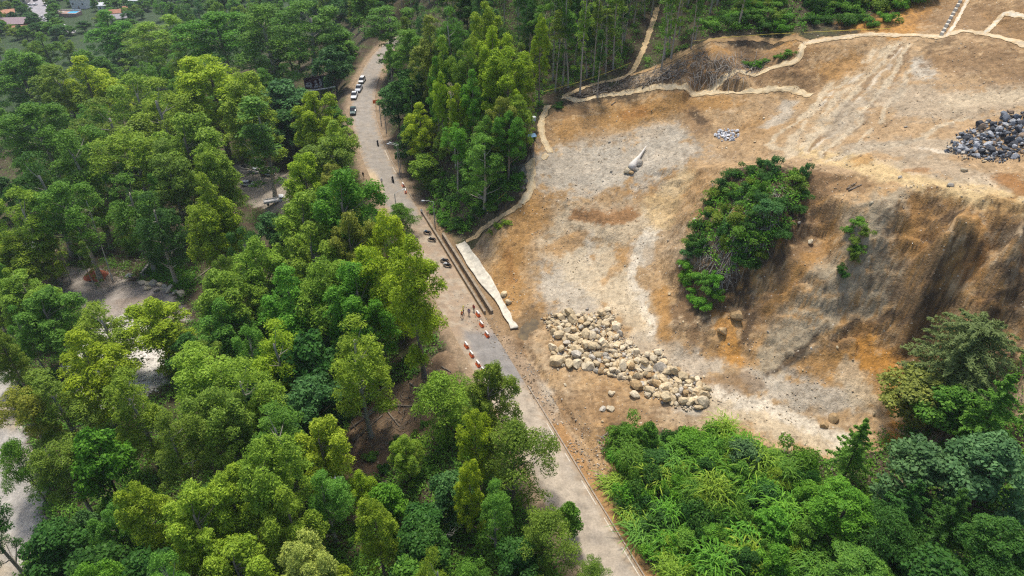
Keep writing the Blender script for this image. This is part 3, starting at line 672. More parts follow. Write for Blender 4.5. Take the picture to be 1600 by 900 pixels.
for i in range(5):     # open tall eucalyptus with gaps between tufts
    rg = random.Random(200 + i); Hh, Rr = 24.0, 4.2
    P = lobes_layout(rg, Rr, Hh, 4.0 + i * .6, 6, .9, 18, .12)
    add_proto('T', puffs_to_mesh("open_crown", P, 17, .34, .13, 200 + i, .35, .8, .85, .65), trunk_mesh("open_trunk", Hh, .33, P, 20 + i, PBARK, 18, .015, top=.8), Rr, Hh)
for i in range(4):     # slender pole eucalyptus, crown only at the top
    rg = random.Random(300 + i); Hh, Rr = 24.0, 2.3
    P = dome_layout(rg, Rr, Hh, 10.5 + i * 1.5, 22, .9, 1.8, .5) + [((rg.uniform(-1.2, 1.2), rg.uniform(-1.2, 1.2), rg.uniform(5, 13)), .6) for _ in range(7)]
    add_proto('S', puffs_to_mesh("slim_crown", P, 15, .38, .16, 300 + i, .35, .6, .8, .6), trunk_mesh("slim_trunk", Hh, .21, P, 40 + i, PBARK, 9, .06), Rr, Hh)
for i in range(4):     # dark big-leaved broadleaf tree
    rg = random.Random(400 + i); Hh, Rr = 13.0, 4.8
    P = dome_layout(rg, Rr, Hh, 3.0, 44, 1.25, 2.6, .4)
    add_proto('B', puffs_to_mesh("broadleaf_crown", P, 11, .52, .30, 400 + i, .5, .2, .75, .62), trunk_mesh("broadleaf_trunk", Hh, .26, P, 60 + i, DBARK, 14), Rr, Hh)
for i in range(3):     # feathery fine-leaved spreading tree
    rg = random.Random(500 + i); Hh, Rr = 12.0, 4.8
    P = dome_layout(rg, Rr, Hh, 2.0, 60, 1.05, 3.0, .45)
    add_proto('F', puffs_to_mesh("feathery_crown", P, 20, .30, .11, 500 + i, .4, .2, .7, .7), trunk_mesh("feathery_trunk", Hh, .22, P, 70 + i, BARK, 18), Rr, Hh)
def spray_mesh(name, n_branch, Hh, Rr, z0, seed, leafL, leafW, per, drop, cone):
    """branches in whorls carrying flat sprays of needles"""
    rng = np.random.default_rng(seed); Ps, Ns, Ts = [], [], []
    for b in range(n_branch):
        t = (b + rng.random()) / n_branch; a = b * 2.4 + rng.normal(0, .3); z = z0 + (Hh - z0) * t
        ln = Rr * ((1 - t) ** .8 if cone else math.sqrt(max(.05, 1 - (2 * t - .75) ** 2 * .55))) * rng.uniform(.75, 1.1)
        s = rng.random(per) ** .7; w = rng.normal(0, .16, per) * ln * (1.05 - s)
        zz = z + ln * s * (.18 - drop * s) + rng.normal(0, .09, per)
        Ps.append(np.stack([math.cos(a) * ln * s - math.sin(a) * w, math.sin(a) * ln * s + math.cos(a) * w, zz], 1))
        Ns.append(np.stack([np.full(per, math.cos(a) * .3), np.full(per, math.sin(a) * .3), np.ones(per)], 1) + rng.normal(size=(per, 3)) * .45)
        Ts.append(np.clip(rng.normal(.5, .15, per) + .12 * (s - .5), 0, 1))
    V, q, t = leaves(np.concatenate(Ps), np.concatenate(Ns), leafL, leafW, np.concatenate(Ts), rng)
    return np_mesh(name, V, q, None, LEAF, False, {"tint": t})
add_proto('K', spray_mesh("conifer_crown", 46, 12.5, 4.6, 2.0, 601, .42, .15, 170, .10, True), trunk_mesh("conifer_trunk", 13, .2, [], 81, DBARK, 0, .01, top=.95), 4.6, 12.5)
add_proto('Y', spray_mesh("cypress_crown", 150, 11.0, 4.9, 1.0, 602, .40, .11, 150, .22, False), trunk_mesh("cypress_trunk", 11, .25, [], 82, DBARK, 0, .01), 4.9, 11.0)
for i in range(3):     # bamboo-like clumps: arching stems with long blades
    rng = np.random.default_rng(700 + i); Ps, Ns, Ts = [], [], []; Vs, Qs, Tn = [], [], []
    n = 620
    a = rng.uniform(0, 2 * np.pi, n); lean = np.abs(rng.normal(0, .45, n)); ln = rng.uniform(2.0, 4.6, n); bx = rng.normal(0, .75, (n, 2))
    base = np.zeros(0); o = 0
    for k in range(n):
        d = np.array([math.cos(a[k]), math.sin(a[k])]); zb = rng.uniform(.2, 2.6); L_ = rng.uniform(.7, 1.6); w = rng.uniform(.04, .075)
        p0 = np.array([bx[k, 0], bx[k, 1], zb]) + np.array([d[0], d[1], 0]) * lean[k] * zb * .7 + np.array([0, 0, ln[k] * .35])
        t_ = np.linspace(0, 1, 4); pts = p0 + np.outer(t_ * L_, [d[0] * (.45 + lean[k]), d[1] * (.45 + lean[k]), .75]) - np.outer((t_ ** 2) * L_ * (.75 + .5 * lean[k]), [0, 0, 1])
        side = np.array([-d[1], d[0], 0]) * w
        ww = np.array([.6, 1, .75, .06])
        Vs.append(np.concatenate([pts - side * ww[:, None], pts + side * ww[:, None]])); Qs.append(np.array([[j, j + 1, j + 5, j + 4] for j in range(3)]) + o); o += 8
        Tn.append(np.full(8, np.clip(rng.normal(.5, .2), 0, 1)))
    cm = np_mesh("bamboo_crown", np.concatenate(Vs), np.concatenate(Qs), None, LEAF, False, {"tint": np.concatenate(Tn)})
    mb = MB(); rg = random.Random(700 + i)
    for k in range(14):
        bx_, by_ = rg.gauss(0, .5), rg.gauss(0, .5); aa = rg.uniform(0, 6.28); l = rg.uniform(.2, .9)
        mb.tube([(bx_, by_, -.3), (bx_ + l * .4 * math.cos(aa), by_ + l * .4 * math.sin(aa), 1.6), (bx_ + l * 1.2 * math.cos(aa), by_ + l * 1.2 * math.sin(aa), 3.0)], [.035, .03, .015], 5)
    add_proto('M', cm, mb.mesh("bamboo_stems", mat("cane", (.20, .22, .07), .6)), 2.0, 4.2)
for i in range(4):     # shrubs
    rg = random.Random(800 + i)
    P = [((rg.gauss(0, .65), rg.gauss(0, .65), rg.uniform(.4, 1.7)), rg.uniform(.4, .75)) for _ in range(14)]
    mb = MB()
    for k in range(8): p = P[k][0]; mb.tube([(0, 0, -.3), (p[0] * .4, p[1] * .4, p[2] * .5), p], [.05, .035, .012], 4)
    add_proto('W', puffs_to_mesh("shrub_foliage", P, 48, .23, .11, 800 + i, .5, .1, .8, .6), mb.mesh("shrub_stem", DBARK), 1.5, 2.2)
def bare_mesh(name, seed, h, m, r0=.16, spread=.55, depth=4):
    rg = random.Random(seed); mb = MB()
    def br(p, d, l, r, k):
        q = p + d * l; mid = p.lerp(q, .5) + Vector((rg.gauss(0, .05), rg.gauss(0, .05), 0)) * l
        mb.tube([p, mid, q], [r, r * .8, r * .55], 5, cap=False)
        if k == 0: return
        for _ in range(3 if k > 2 else 2):
            nd = (d + Vector((rg.gauss(0, spread), rg.gauss(0, spread), rg.uniform(-.1, .4)))).normalized(); br(q, nd, l * rg.uniform(.5, .78), r * .55, k - 1)
    br(Vector((0, 0, -.4)), Vector((rg.gauss(0, .05), rg.gauss(0, .05), 1)), h * .36, r0, depth); return mb.mesh(name, m, True)
KINDS = {'D': ('eucalyptus_tree', 'domed eucalyptus'), 'T': ('eucalyptus_tree', 'open-crowned eucalyptus'), 'S': ('slender_eucalyptus', 'slender eucalyptus'), 'B': ('broadleaf_tree', 'broadleaf tree'),
         'F': ('feathery_tree', 'feathery tree'), 'K': ('conifer_tree', 'layered conifer'), 'Y': ('cypress_tree', 'drooping cypress'), 'M': ('bamboo_clump', 'bamboo clump'), 'W': ('shrub', 'shrub')}
COLS = {'lime': ((0.345, 0.463, 0.026), 'lime-green'), 'yel': ((.32, .425, .034), 'yellow-green'), 'lt': ((0.253, 0.374, 0.036), 'light green'), 'grn': ((0.145, 0.331, 0.030), 'bright green'), 'mid': ((0.148, 0.298, 0.037), 'mid-green'),
        'dk': ((0.066, 0.162, 0.026), 'dark green'), 'blue': ((0.095, 0.211, 0.056), 'blue-green'), 'olive': ((.20, .29, .035), 'olive'), 'gold': ((.31, .35, .05), 'golden-green'), 'pale': ((0.359, 0.431, 0.090), 'pale green'),
        'silver': ((.13, .24, .08), 'silvery green'), 'rust': ((.24, .26, .05), 'rust-tinted'), 'sage': ((.165, .215, .07), 'sage-green'), 'cream': ((0.635, 0.500, 0.220), 'cream')}
PLACED = []            # (x, y, plan radius) of every tree
def grow(kind, pos, Rw, Hw, ck, label, group=None, cat='tree', variant=None, jitter=.12):
    pr = PROTO[kind]; c, t, R0, H0 = pr[variant if variant is not None else rnd.randrange(len(pr))]
    sxy = Rw / R0; sz = Hw / H0
    e = empty(KINDS[kind][0], (pos[0], pos[1], pos[2] - .15), rnd.uniform(0, 6.28)); e.scale = (sxy, sxy, sz)
    tag(e, label, cat, group)
    cr = link("crown" if kind not in 'MW' else "foliage", c, e); tr = link("trunk" if kind not in 'MW' else "stem", t, e)
    b = COLS[ck][0]; j = rnd.uniform(1 - jitter, 1 + jitter); hshift = rnd.uniform(-.08, .08)
    cr.color = (b[0] * j * (1 + hshift), b[1] * j, b[2] * j * (1 - hshift), 1)
    if kind not in 'MW': PLACED.append((pos[0], pos[1], Rw))
    return e
# ------------------------------------------------------------------ vegetation: the trees one can tell apart, by the top of each crown
HAND = [  # kind, u, v of the crown top, crown width in px, height in m, colour, where
 ('D',640,367,120,28,'lime',"at the road edge facing the concrete walls"),('T',550,492,104,25,'lt',"alone beside the brown clearing"),('D',765,570,90,19,'olive',"opposite the last orange barrier"),
 ('D',742,640,72,17,'lime',"left of the lower road bend"),('D',730,722,58,15,'lime',"beside the olive roadside tree"),('F',805,668,140,15,'olive',"spreading over the lower road edge"),
 ('F',690,588,118,12,'lt',"on the upper edge of brown clearing"),('D',632,680,54,10,'lt',"at the foot of the brown clearing"),('F',850,808,112,11,'olive',"overhanging the concrete road"),
 ('B',892,787,50,8,'mid',"nearest the concrete road"),('D',560,735,50,11,'lime',"beside the grey tarp"),('D',580,780,68,16,'yel',"in front of the grey tarp"),
 ('D',465,852,92,15,'pale',"at the bottom left of the grey tarp"),('D',515,880,58,10,'yel',"low at the frame bottom"),('B',655,838,95,11,'dk',"in the hollow below the clearing"),('F',735,885,80,9,'mid',"low by the frame bottom"),
 ('B',603,762,62,9,'grn',"right of the grey tarp"),('F',930,882,62,7,'olive',"beside the road at frame bottom"),('B',702,745,75,10,'blue',"in shade left of lime crowns"),('B',640,885,95,10,'mid',"at the frame bottom below the hollow"),('B',812,852,85,9,'dk',"under the overhanging roadside tree"),
 ('D',205,754,84,20,'yel',"beside the paved lot"),('D',292,768,112,20,'yel',"in the lower left wood"),('D',400,688,112,22,'lt',"in the lower left wood"),('D',342,738,92,19,'yel',"between two taller lower crowns"),('T',255,642,90,21,'olive',"below the white yard"),
 ('B',132,674,92,17,'grn',"above the paved lot"),('T',78,692,80,17,'olive',"at the paved lot edge"),('B',68,832,98,13,'dk',"overhanging the paved lot"),('B',135,868,105,12,'dk',"at the lot's lower corner"),('D',330,606,104,21,'olive',"right of the white yard"),
 ('T',420,632,98,20,'mid',"in the middle wood"),('D',495,657,88,18,'yel',"left of the brown clearing"),('D',440,762,94,18,'lt',"below the middle wood"),('D',360,852,105,15,'yel',"at the frame bottom"),('B',225,872,105,13,'dk',"at the frame bottom"),
 ('T',500,737,74,15,'mid',"left of the grey tarp"),('F',12,690,64,14,'mid',"at the far left edge"),
 ('D',112,517,116,22,'lime',"left of the white yard"),('T',185,590,92,20,'lt',"over the white yard"),('T',62,590,104,19,'olive',"above the paved lot road"),('T',18,604,74,19,'gold',"at the left edge"),('D',232,468,108,17,'lime',"between rubble yard and white yard"),
 ('T',300,547,112,21,'lt',"right over the white yard"),('T',372,560,104,22,'lt',"in the middle wood"),('B',388,606,120,15,'blue',"in the shaded middle wood"),('T',142,474,92,18,'lt',"below the red mound"),('D',60,457,94,18,'mid',"left of the rubble yard"),
 ('D',18,366,94,16,'yel',"beside the grey shed roof"),('D',25,430,84,16,'lt',"below the grey shed roof"),('T',425,500,94,22,'lime',"in the middle wood"),('D',340,467,94,20,'mid',"right of the grassy patch"),('D',395,370,94,24,'lt',"below the parking clearing"),
 ('D',350,425,104,22,'lt',"above the grassy patch"),('D',482,347,104,26,'lt',"in the central wood"),('D',542,332,78,22,'gold',"in the central wood"),('D',530,266,114,26,'grn',"left of the road workers"),('D',598,326,76,20,'lime',"left of the narrowing road"),
 ('D',578,386,94,25,'lime',"in the central wood"),('D',470,302,104,22,'lt',"right of the white truck"),('D',466,240,76,20,'lime',"right of the parked cars"),('D',312,270,80,24,'lt',"left of the parking clearing"),('D',440,416,112,26,'grn',"in the central wood"),
 ('D',500,402,112,26,'lt',"in the central wood"),('D',552,412,104,25,'grn',"in the central wood"),('B',470,525,110,18,'dk',"in the shaded middle wood"),('B',482,592,94,15,'blue',"left of the lone clearing tree"),('F',623,318,54,8,'mid',"over the road above central wood"),('D',521,256,62,17,'gold',"left of the road workers"),
 ('D',320,85,124,28,'lime',"tallest in the upper wood"),('T',240,120,104,27,'lt',"in the upper wood"),('D',372,112,94,27,'lt',"in the upper wood"),('S',392,150,76,30,'mid',"above the parked cars"),('D',282,177,114,26,'lt',"in the upper wood"),('D',322,302,84,20,'lime',"left of the white truck"),
 ('D',122,87,94,26,'lime',"in the far upper wood"),('T',78,102,94,25,'olive',"in the far upper wood"),('D',18,76,94,26,'mid',"below the distant houses"),('T',200,112,94,26,'lt',"in the upper wood"),('D',160,15,74,24,'grn',"in front of the blue pool house"),('T',218,36,84,25,'olive',"beside the distant tiled house"),
 ('D',60,50,50,18,'mid',"below the distant street"),('D',488,142,74,20,'lime',"in front of the billboard"),('D',520,187,70,17,'lt',"below the billboard"),('T',510,215,90,17,'olive',"left of the road below billboard"),('B',432,126,94,18,'blue',"left of the billboard"),('B',442,172,74,15,'dk',"below left of the billboard"),
 ('T',332,18,112,28,'grn',"at the top of the upper wood"),('T',402,8,104,28,'mid',"above the billboard wood"),('T',470,-2,112,27,'mid',"behind the billboard"),('T',262,22,90,27,'lt',"at the top of upper wood"),('T',150,152,112,26,'olive',"in the left upper wood"),('T',40,162,104,26,'mid',"at the left upper edge"),
 ('T',100,202,104,25,'mid',"in the left upper wood"),('T',192,197,104,25,'lt',"in the left upper wood"),('T',252,217,94,24,'olive',"above the white cabins"),('T',40,237,94,24,'dk',"at the left edge"),('B',526,44,62,14,'mid',"behind the road top"),('B',516,72,56,16,'blue',"left of the road top"),('T',602,8,84,22,'mid',"beyond the road top"),
 ('T',90,285,90,22,'mid',"behind the pale flowering tree"),('T',20,290,80,22,'lt',"at the left edge above shed"),('T',190,270,90,22,'mid',"left of the white cabins"),('T',230,300,80,20,'dk',"below the white cabins"),('D',318,222,80,22,'lt',"above the white cabins"),
 ('D',668,22,76,24,'gold',"above the road grove"),('D',690,54,50,22,'lt',"in the road grove"),('D',730,60,54,22,'lt',"in the road grove"),('D',770,40,64,23,'lime',"at the top of the road grove"),('D',792,72,84,22,'lime',"broadest in the road grove"),('D',680,86,48,20,'grn',"in the road grove"),
 ('D',688,112,42,19,'lime',"slim in the road grove"),('D',714,130,44,18,'lime',"in the middle of road grove"),('D',655,160,66,18,'lime',"low in the road grove"),('B',616,128,52,14,'blue',"at the road's inner bend"),('B',636,108,60,15,'dk',"above the road's inner bend"),('D',782,152,56,18,'gold',"at the grove's lower edge"),
 ('D',760,180,60,17,'mid',"at the grove's lower edge"),('D',738,108,54,20,'grn',"in the road grove"),('D',812,146,46,14,'lt',"nearest the curved path"),('D',845,20,34,20,'lime',"at the grove top"),('D',757,2,60,22,'yel',"at the top edge above grove"),('T',712,190,48,17,'grn',"low in the road grove"),('T',752,208,74,18,'mid',"with two leaning pale trunks"),
 ('B',662,240,52,9,'lt',"by the roadside lamp"),('B',640,190,60,12,'dk',"beside the utility poles"),('D',796,172,54,16,'grn',"left of the blue shelter"),('T',700,8,60,22,'mid',"behind the golden grove tree"),('T',640,45,70,20,'mid',"above the road top"),('D',818,90,40,18,'lt',"right side of the road grove"),
 ('Y',1535,502,152,14,'sage',"standing against the dark cut face"),('B',1452,582,122,10,'rust',"at the foot of the dark cut"),('B',1508,612,112,10,'mid',"in front of the drooping cypress"),('K',1585,585,130,15,'mid',"beside the drooping cypress"),('K',1355,655,98,12.5,'mid',"at the foot of the slide"),
 ('B',1452,702,132,11,'silver',"below the rust-tinted tree"),('B',1575,694,142,13,'silver',"in the lower right wood"),('D',1335,765,112,11,'grn',"right of the bamboo thicket"),('F',1402,802,132,11,'dk',"in the lower right wood"),('K',1510,765,134,14,'dk',"in the lower right wood"),
 ('D',1585,815,134,13,'dk',"at the lower right edge"),('D',1360,868,124,9,'mid',"at the frame bottom"),('B',1470,872,134,10,'dk',"at the frame bottom"),('F',1570,882,134,10,'dk',"at the frame bottom corner"),('B',1166,692,66,6,'silver',"above the bamboo thicket"),('K',1440,750,120,13,'dk',"below the silvery tree")]
used, HANDLES = set(), []
for (k, u, v, w, h, ck, where) in HAND:
    p, t = hit(u, v, h)
    h_ = h * (1.2 if u < 600 and v < 340 and k in 'DT' else 1)
    if h_ != h: p, t = hit(u, v, h_)
    lab = f"{COLS[ck][1]} {KINDS[k][1]} {where}"
    if lab in used:
        for extra in ("smaller", "taller", "broader", "second", "third", "paler"):
            if f"{extra} {lab}" not in used: lab = f"{extra} {lab}"; break
    used.add(lab); HANDLES.append((u, v, lab))
    grow(k, p, max(1.2, w / 2 * t / F) * (1.18 if u < 640 else 1.08), h_, ck, lab)
for (u, v, h, Rw, ck, lab) in [(80,410,19,1.7,'mid',"thin bare-trunked eucalyptus leaning beside the grey shed"),(118,398,17,1.5,'lt',"thin pale eucalyptus at the back edge of the rubble yard"),(112,440,15,1.6,'lt',"short thin eucalyptus at the rubble yard's outer edge"),(150,452,16,1.8,'lt',"thin dark-trunked eucalyptus in front of the red earth mound"),(163,462,15,1.5,'olive',"second thin eucalyptus in front of the red earth mound"),
        (275,392,22,1.7,'mid',"tall thin trunk behind the dry-stone wall"),(290,380,21,1.6,'mid',"second tall thin trunk behind the dry-stone wall"),(232,372,22,2.0,'dk',"dark thin tree in the shaded wood behind the rubble yard"),(205,380,21,1.9,'mid',"thin tree in the shaded wood over the felled timber"),(398,292,20,1.9,'mid',"single thin trunk standing before the parked cars"),(60,520,17,1.8,'lt',"thin trunk in the clump above the paved lot"),(48,512,17,1.7,'mid',"second thin trunk in the clump above the paved lot")]:
    p, t = hit(u, v); used.add(lab); grow('S', p, Rw, h, ck, lab)
# smaller trees filling the wood beneath and between them
PROTECT = [(545,118,622,320),(470,108,522,150),(372,240,470,318),(85,412,300,480),(120,500,250,640),(-10,640,62,900),(262,262,302,300),(560,595,700,700),(505,735,540,775),(30,375,62,408),(690,380,830,580),
           (700,560,760,600),(820,560,1010,900),(640,300,720,400),(0,-5,240,52),(224,405,300,445)]
def rect_hits(u, v0, v1, r):
    for (a, b, c, d) in PROTECT:
        if u + r > a and u - r < c and v1 > b and v0 < d: return True
    return False
DIRS = ["right of", "before and right of", "before", "before and left of", "left of", "behind and left of", "behind", "behind and right of"]
usedpair = set()
def near_label(col, what, u, v):
    for (hu, hv, hl) in sorted(HANDLES, key=lambda q: (q[0] - u) ** 2 + (q[1] - v) ** 2)[:14]:
        a = int(round(math.atan2(v - hv, u - hu) / (math.pi / 4))) % 8
        lab = f"{col} {what} {DIRS[a]} the {hl}"
        if (hl, a) in usedpair or len(lab.split()) > 16: continue
        usedpair.add((hl, a)); return lab
    return None
def can_stand(x, y, r): return all((x - a) ** 2 + (y - b) ** 2 > (r + .35 * c) ** 2 for (a, b, c) in PLACED)
n_fill = 0; tries = 0
while n_fill < 215 and tries < 14000:
    tries += 1
    u, v = rnd.uniform(-90, 900), rnd.uniform(-30, 1090) if rnd.random() < .75 else rnd.uniform(-20, 330)
    p, t = hit(u, v)
    if t > 520: continue
    d, sd = seg_dist(np.array([[p[0], p[1]]]), ROADC)
    if sd[0] < 0 or d[0] < 7.5 + (2 if p[1] < 150 else 0): continue
    if any(inside(Z_, p[None, :2])[0] for Z_ in (CLEAR, YARD, WHITEYARD, PAVED, PARK)): continue
    k = rnd.choice('DTTBBF'); h = {'D': 15, 'T': 18, 'B': 10, 'F': 9}[k] * rnd.uniform(.75, 1.15); Rw = {'D': 3.2, 'T': 3.0, 'B': 3.4, 'F': 3.0}[k] * rnd.uniform(.8, 1.25)
    if t > 230: h *= 1.3; Rw *= 1.75
    u2, v2, dep = to_px(p[0], p[1], p[2] + h); rp = Rw * F / dep
    if not can_stand(p[0], p[1], 2.3 + t / 100): continue
    if rect_hits(u2, v2, v2 + (v - v2) * .7, rp * .9): continue
    ck = rnd.choice({'D': ['lt', 'mid', 'olive', 'grn', 'mid'], 'T': ['mid', 'olive', 'lt', 'mid', 'dk'], 'B': ['dk', 'blue', 'dk', 'mid'], 'F': ['mid', 'olive', 'dk']}[k])
    lab = near_label("smaller " + COLS[ck][1], KINDS[k][1].split()[-1], u2, v2)
    if lab is None: continue
    grow(k, p, Rw, h, ck, lab, "smaller trees between the tall crowns"); n_fill += 1
n = 0; tries = 0     # crowns far beyond, down towards the town
while n < 75 and tries < 4000:
    tries += 1; u, v = rnd.uniform(170, 640), rnd.uniform(-40, 60); p, t = hit(u, v)
    d, sd = seg_dist(np.array([[p[0], p[1]]]), ROADC)
    if d[0] < 8 or (u < 240 and v > 0) or not can_stand(p[0], p[1], 4.0) or rect_hits(u, v - 30, v, 10): continue
    ck = rnd.choice(['mid', 'dk', 'blue', 'grn', 'mid']); grow(rnd.choice('BBT'), p, rnd.uniform(4.5, 7), rnd.uniform(12, 18), ck, f"{COLS[ck][1]} hazy tree along the frame top beyond the upper wood", f"{COLS[ck][1]} hazy trees beyond the upper wood"); n += 1
# the stand of pale slender trunks above the slide, and the trees under and behind the road grove
GROVE = poly_ground([(838,150),(880,146),(960,122),(1010,96),(1060,96),(1120,66),(1160,40),(1190,-30),(1000,-50),(860,-50),(760,-10),(800,60)])
HANDLES2 = [(880,150,"start of the tan path"),(960,122,"middle of the tan path"),(1000,85,"bend in the tan path"),(1020,25,"top of the tan path"),(1080,100,"dirt path's upper bend"),(850,140,"curved pale path's top"),(920,140,"felled trunks above the rim"),(1150,50,"dark scrub on the ridge"),(1110,75,"felled branches on the ridge")]
SLIMS = [(905,148),(932,152),(944,118),(958,108),(1032,112),(1036,92),(1078,78),(886,138),(868,142),(915,120),(892,60),(990,40),(1005,30),(972,60)]
n = 0; tries = 0; grove_pts = []
while n < 92 and tries < 6000:
    tries += 1
    if tries <= len(SLIMS): u, v = SLIMS[tries - 1]
    else: u, v = rnd.uniform(750, 1200), rnd.uniform(-60, 152)
    p, t = hit(u, v)
    if tries > len(SLIMS):
        if not inside(GROVE, p[None, :2])[0] or any((p[0] - a) ** 2 + (p[1] - b) ** 2 < 2.0 ** 2 for a, b in grove_pts): continue
        dd = np.hypot(np.array([q[0] for q in TANPATH]) - p[0], np.array([q[1] for q in TANPATH]) - p[1]).min()
        if dd < 3.2: continue
    grove_pts.append((p[0], p[1])); ck = rnd.choice(['mid', 'mid', 'lt', 'dk', 'olive', 'blue'])
    hu, hv, hl = min(HANDLES2, key=lambda q: (q[0] - u) ** 2 + (q[1] - v) ** 2); a = int(round(math.atan2(v - hv, u - hu) / (math.pi / 4))) % 8
    rank = sum(1 for q in usedpair if q[:2] == (hl, a)); usedpair.add((hl, a, rank))
    lab = f"{COLS[ck][1]} pale-trunked eucalyptus " + ("" if rank == 0 else {1: "second ", 2: "third ", 3: "fourth ", 4: "fifth "}.get(rank, "farther ")) + f"out {DIRS[a]} the {hl}"
    grow('S', p, rnd.uniform(1.7, 2.9), rnd.choice([rnd.uniform(20, 27), rnd.uniform(13, 19)]), ck, lab, "slender pale eucalyptus above the slide"); n += 1
KG = poly_ground([(640,300),(620,200),(606,130),(620,60),(680,-20),(790,-30),(830,60),(850,140),(835,200),(800,240),(760,250),(700,280)])
n = 0; tries = 0
while n < 42 and tries < 4000:
    tries += 1; u, v = rnd.uniform(600, 850), rnd.uniform(-30, 300); p, t = hit(u, v)
    d, sd = seg_dist(np.array([[p[0], p[1]]]), ROADC)
    if not inside(KG, p[None, :2])[0] or d[0] < 7 or sd[0] > 0 or not can_stand(p[0], p[1], 2.0): continue
    k = rnd.choice('TTBS'); h = {'T': 15, 'B': 9, 'S': 17}[k] * rnd.uniform(.8, 1.15); u2, v2, dep = to_px(p[0], p[1], p[2] + h)
    if rect_hits(u2, v2, v2 + (v - v2) * .6, 10): continue
    ck = rnd.choice(['mid', 'dk', 'dk', 'blue', 'olive'])
    lab = near_label("smaller " + COLS[ck][1], KINDS[k][1].split()[-1], u2, v2)
    if lab is None: continue
    grow(k, p, {'T': 2.8, 'B': 3.2, 'S': 2.0}[k] * rnd.uniform(.8, 1.2), h, ck, lab, "smaller trees within the road grove"); n += 1
# single trees of other make
def bare_tree(u, v, h, seed, label, m=WBARK, spread=.55):
    p, t = hit(u, v); e = empty("bare_tree", (p[0], p[1], p[2]), 0); tag(e, label, "tree"); link("trunk", bare_mesh("bare_trunk", seed, h, m, r0=.012 * h, spread=spread), e); return e
bare_tree(414, 300, 19, 5, "leafless white tree in front of the parked cars")
bare_tree(700, 850, 6, 6, "fallen bare grey branches among dark shrubs by the hollow")
for (u, v, h, w, lab) in [(178,440,24,17,"cream-flowered tall thin tree leaning over the rubble yard"),(712,262,20,26,"cream-flowered thin tree in front of the road grove")]:
    p, t = hit(u, v); pr = PROTO['S'][1]
    e = empty("flowering_tree", tuple(p), .5); e.scale = (.75, .75, h / 24); tag(e, lab, "tree")
    P = [((rnd.uniform(-1.2, 1.2), rnd.uniform(-1.2, 1.2), rnd.uniform(12, 23)), .7) for _ in range(14)]
    cm = link("crown", puffs_to_mesh("cream_crown", P, 9, .34, .18, 900 + u), e); cm.color = (.42, .38, .22, 1); link("trunk", trunk_mesh("cream_trunk", 24, .2, P, u, WBARK, 12, .05), e)
PATHNP = np.array(PATHPTS)
def on_path(p, r): return ((PATHNP[:, 0] - p[0]) ** 2 + (PATHNP[:, 1] - p[1]) ** 2).min() < r * r
# bamboo thicket, shrubs, scrub
def scatter(kind, poly, n, dmin, Rr, Hr, cks, label, group, cat, avoid=None, box=None, seed=0):
    """individual plants spread over a patch of ground; label may be a list of (test, text)"""
    G = poly_ground(poly); us = [q[0] for q in poly]; vs = [q[1] for q in poly]; pts = []; tr = 0
    while len(pts) < n and tr < n * 60:
        tr += 1; u, v = rnd.uniform(min(us) - 20, max(us) + 20), rnd.uniform(min(vs) - 20, max(vs) + 20); p, t = hit(u, v)
        if not inside(G, p[None, :2])[0] or any((p[0] - a) ** 2 + (p[1] - b) ** 2 + (p[2] - c) ** 2 < dmin * dmin for a, b, c in pts) or on_path(p, 1.9): continue
        pts.append(tuple(p)); ck = rnd.choice(cks)
        grow(kind, p, rnd.uniform(*Rr), rnd.uniform(*Hr), ck, label.format(c=COLS[ck][1]), group + " " + COLS[ck][1], cat)
THICKET = [(962,672),(1010,690),(1075,672),(1130,680),(1145,705),(1190,715),(1262,735),(1290,790),(1270,915),(1060,960),(1000,850),(962,760)]
scatter('M', THICKET, 36, 2.4, (1.3, 2.5), (2.2, 6.0), ['grn', 'grn', 'lt', 'mid'], "{c} arching bamboo-like clump in the thicket right of the lower road", "bamboo thicket clumps", "bamboo")
scatter('W', THICKET, 120, 1.35, (1.2, 2.5), (2.0, 4.8), ['mid', 'grn', 'lt', 'mid', 'grn', 'dk'], "{c} leafy shrub in the thicket right of the lower road", "thicket shrubs", "shrub")
scatter('B', [(985,700),(1070,695),(1130,710),(1260,760),(1270,900),(1080,930),(1010,830)], 16, 3.4, (1.7, 2.8), (3.6, 6.5), ['grn', 'mid', 'mid', 'grn', 'dk'], "{c} young broadleaf tree standing out of the bamboo thicket", "young trees in the thicket", "tree")
scatter('F', [(985,700),(1070,695),(1130,710),(1260,760),(1270,900),(1080,930),(1010,830)], 9, 4.0, (1.6, 2.6), (3.2, 5.5), ['lt', 'lt', 'mid'], "{c} young feathery tree standing out of the bamboo thicket", "young feathery trees in the thicket", "tree")
scatter('W', [(1075,400),(1065,360),(1110,300),(1170,262),(1258,268),(1258,310),(1225,370),(1180,420),(1120,425)], 52, 1.5, (1.0, 1.9), (1.2, 2.8), ['dk', 'dk', 'olive', 'mid', 'dk', 'blue'], "{c} shrub on the overgrown hillock left standing in the slide", "hillock shrubs", "shrub")
scatter('W', [(1062,420),(1120,425),(1135,480),(1105,500),(1072,470)], 12, 1.3, (1.0, 1.6), (1.4, 2.4), ['grn', 'grn', 'mid'], "{c} shrub hanging at the lower lip of the slide hillock", "lower hillock shrubs", "shrub")
scatter('W', [(1325,352),(1358,350),(1350,375),(1325,440),(1300,462),(1312,410)], 9, 1.0, (.7, 1.2), (.9, 1.6), ['mid', 'dk', 'olive'], "{c} shrub in the narrow strip down the bare slide slope", "slope strip shrubs", "shrub")
scatter('W', [(1085,52),(1130,20),(1200,-20),(1460,-25),(1440,10),(1370,42),(1280,52),(1230,52)], 66, 1.6, (1.5, 2.6), (1.4, 3.2), ['mid', 'grn', 'dk', 'mid', 'olive'], "{c} scrub bush on the ridge above the pale path", "ridge scrub", "shrub")
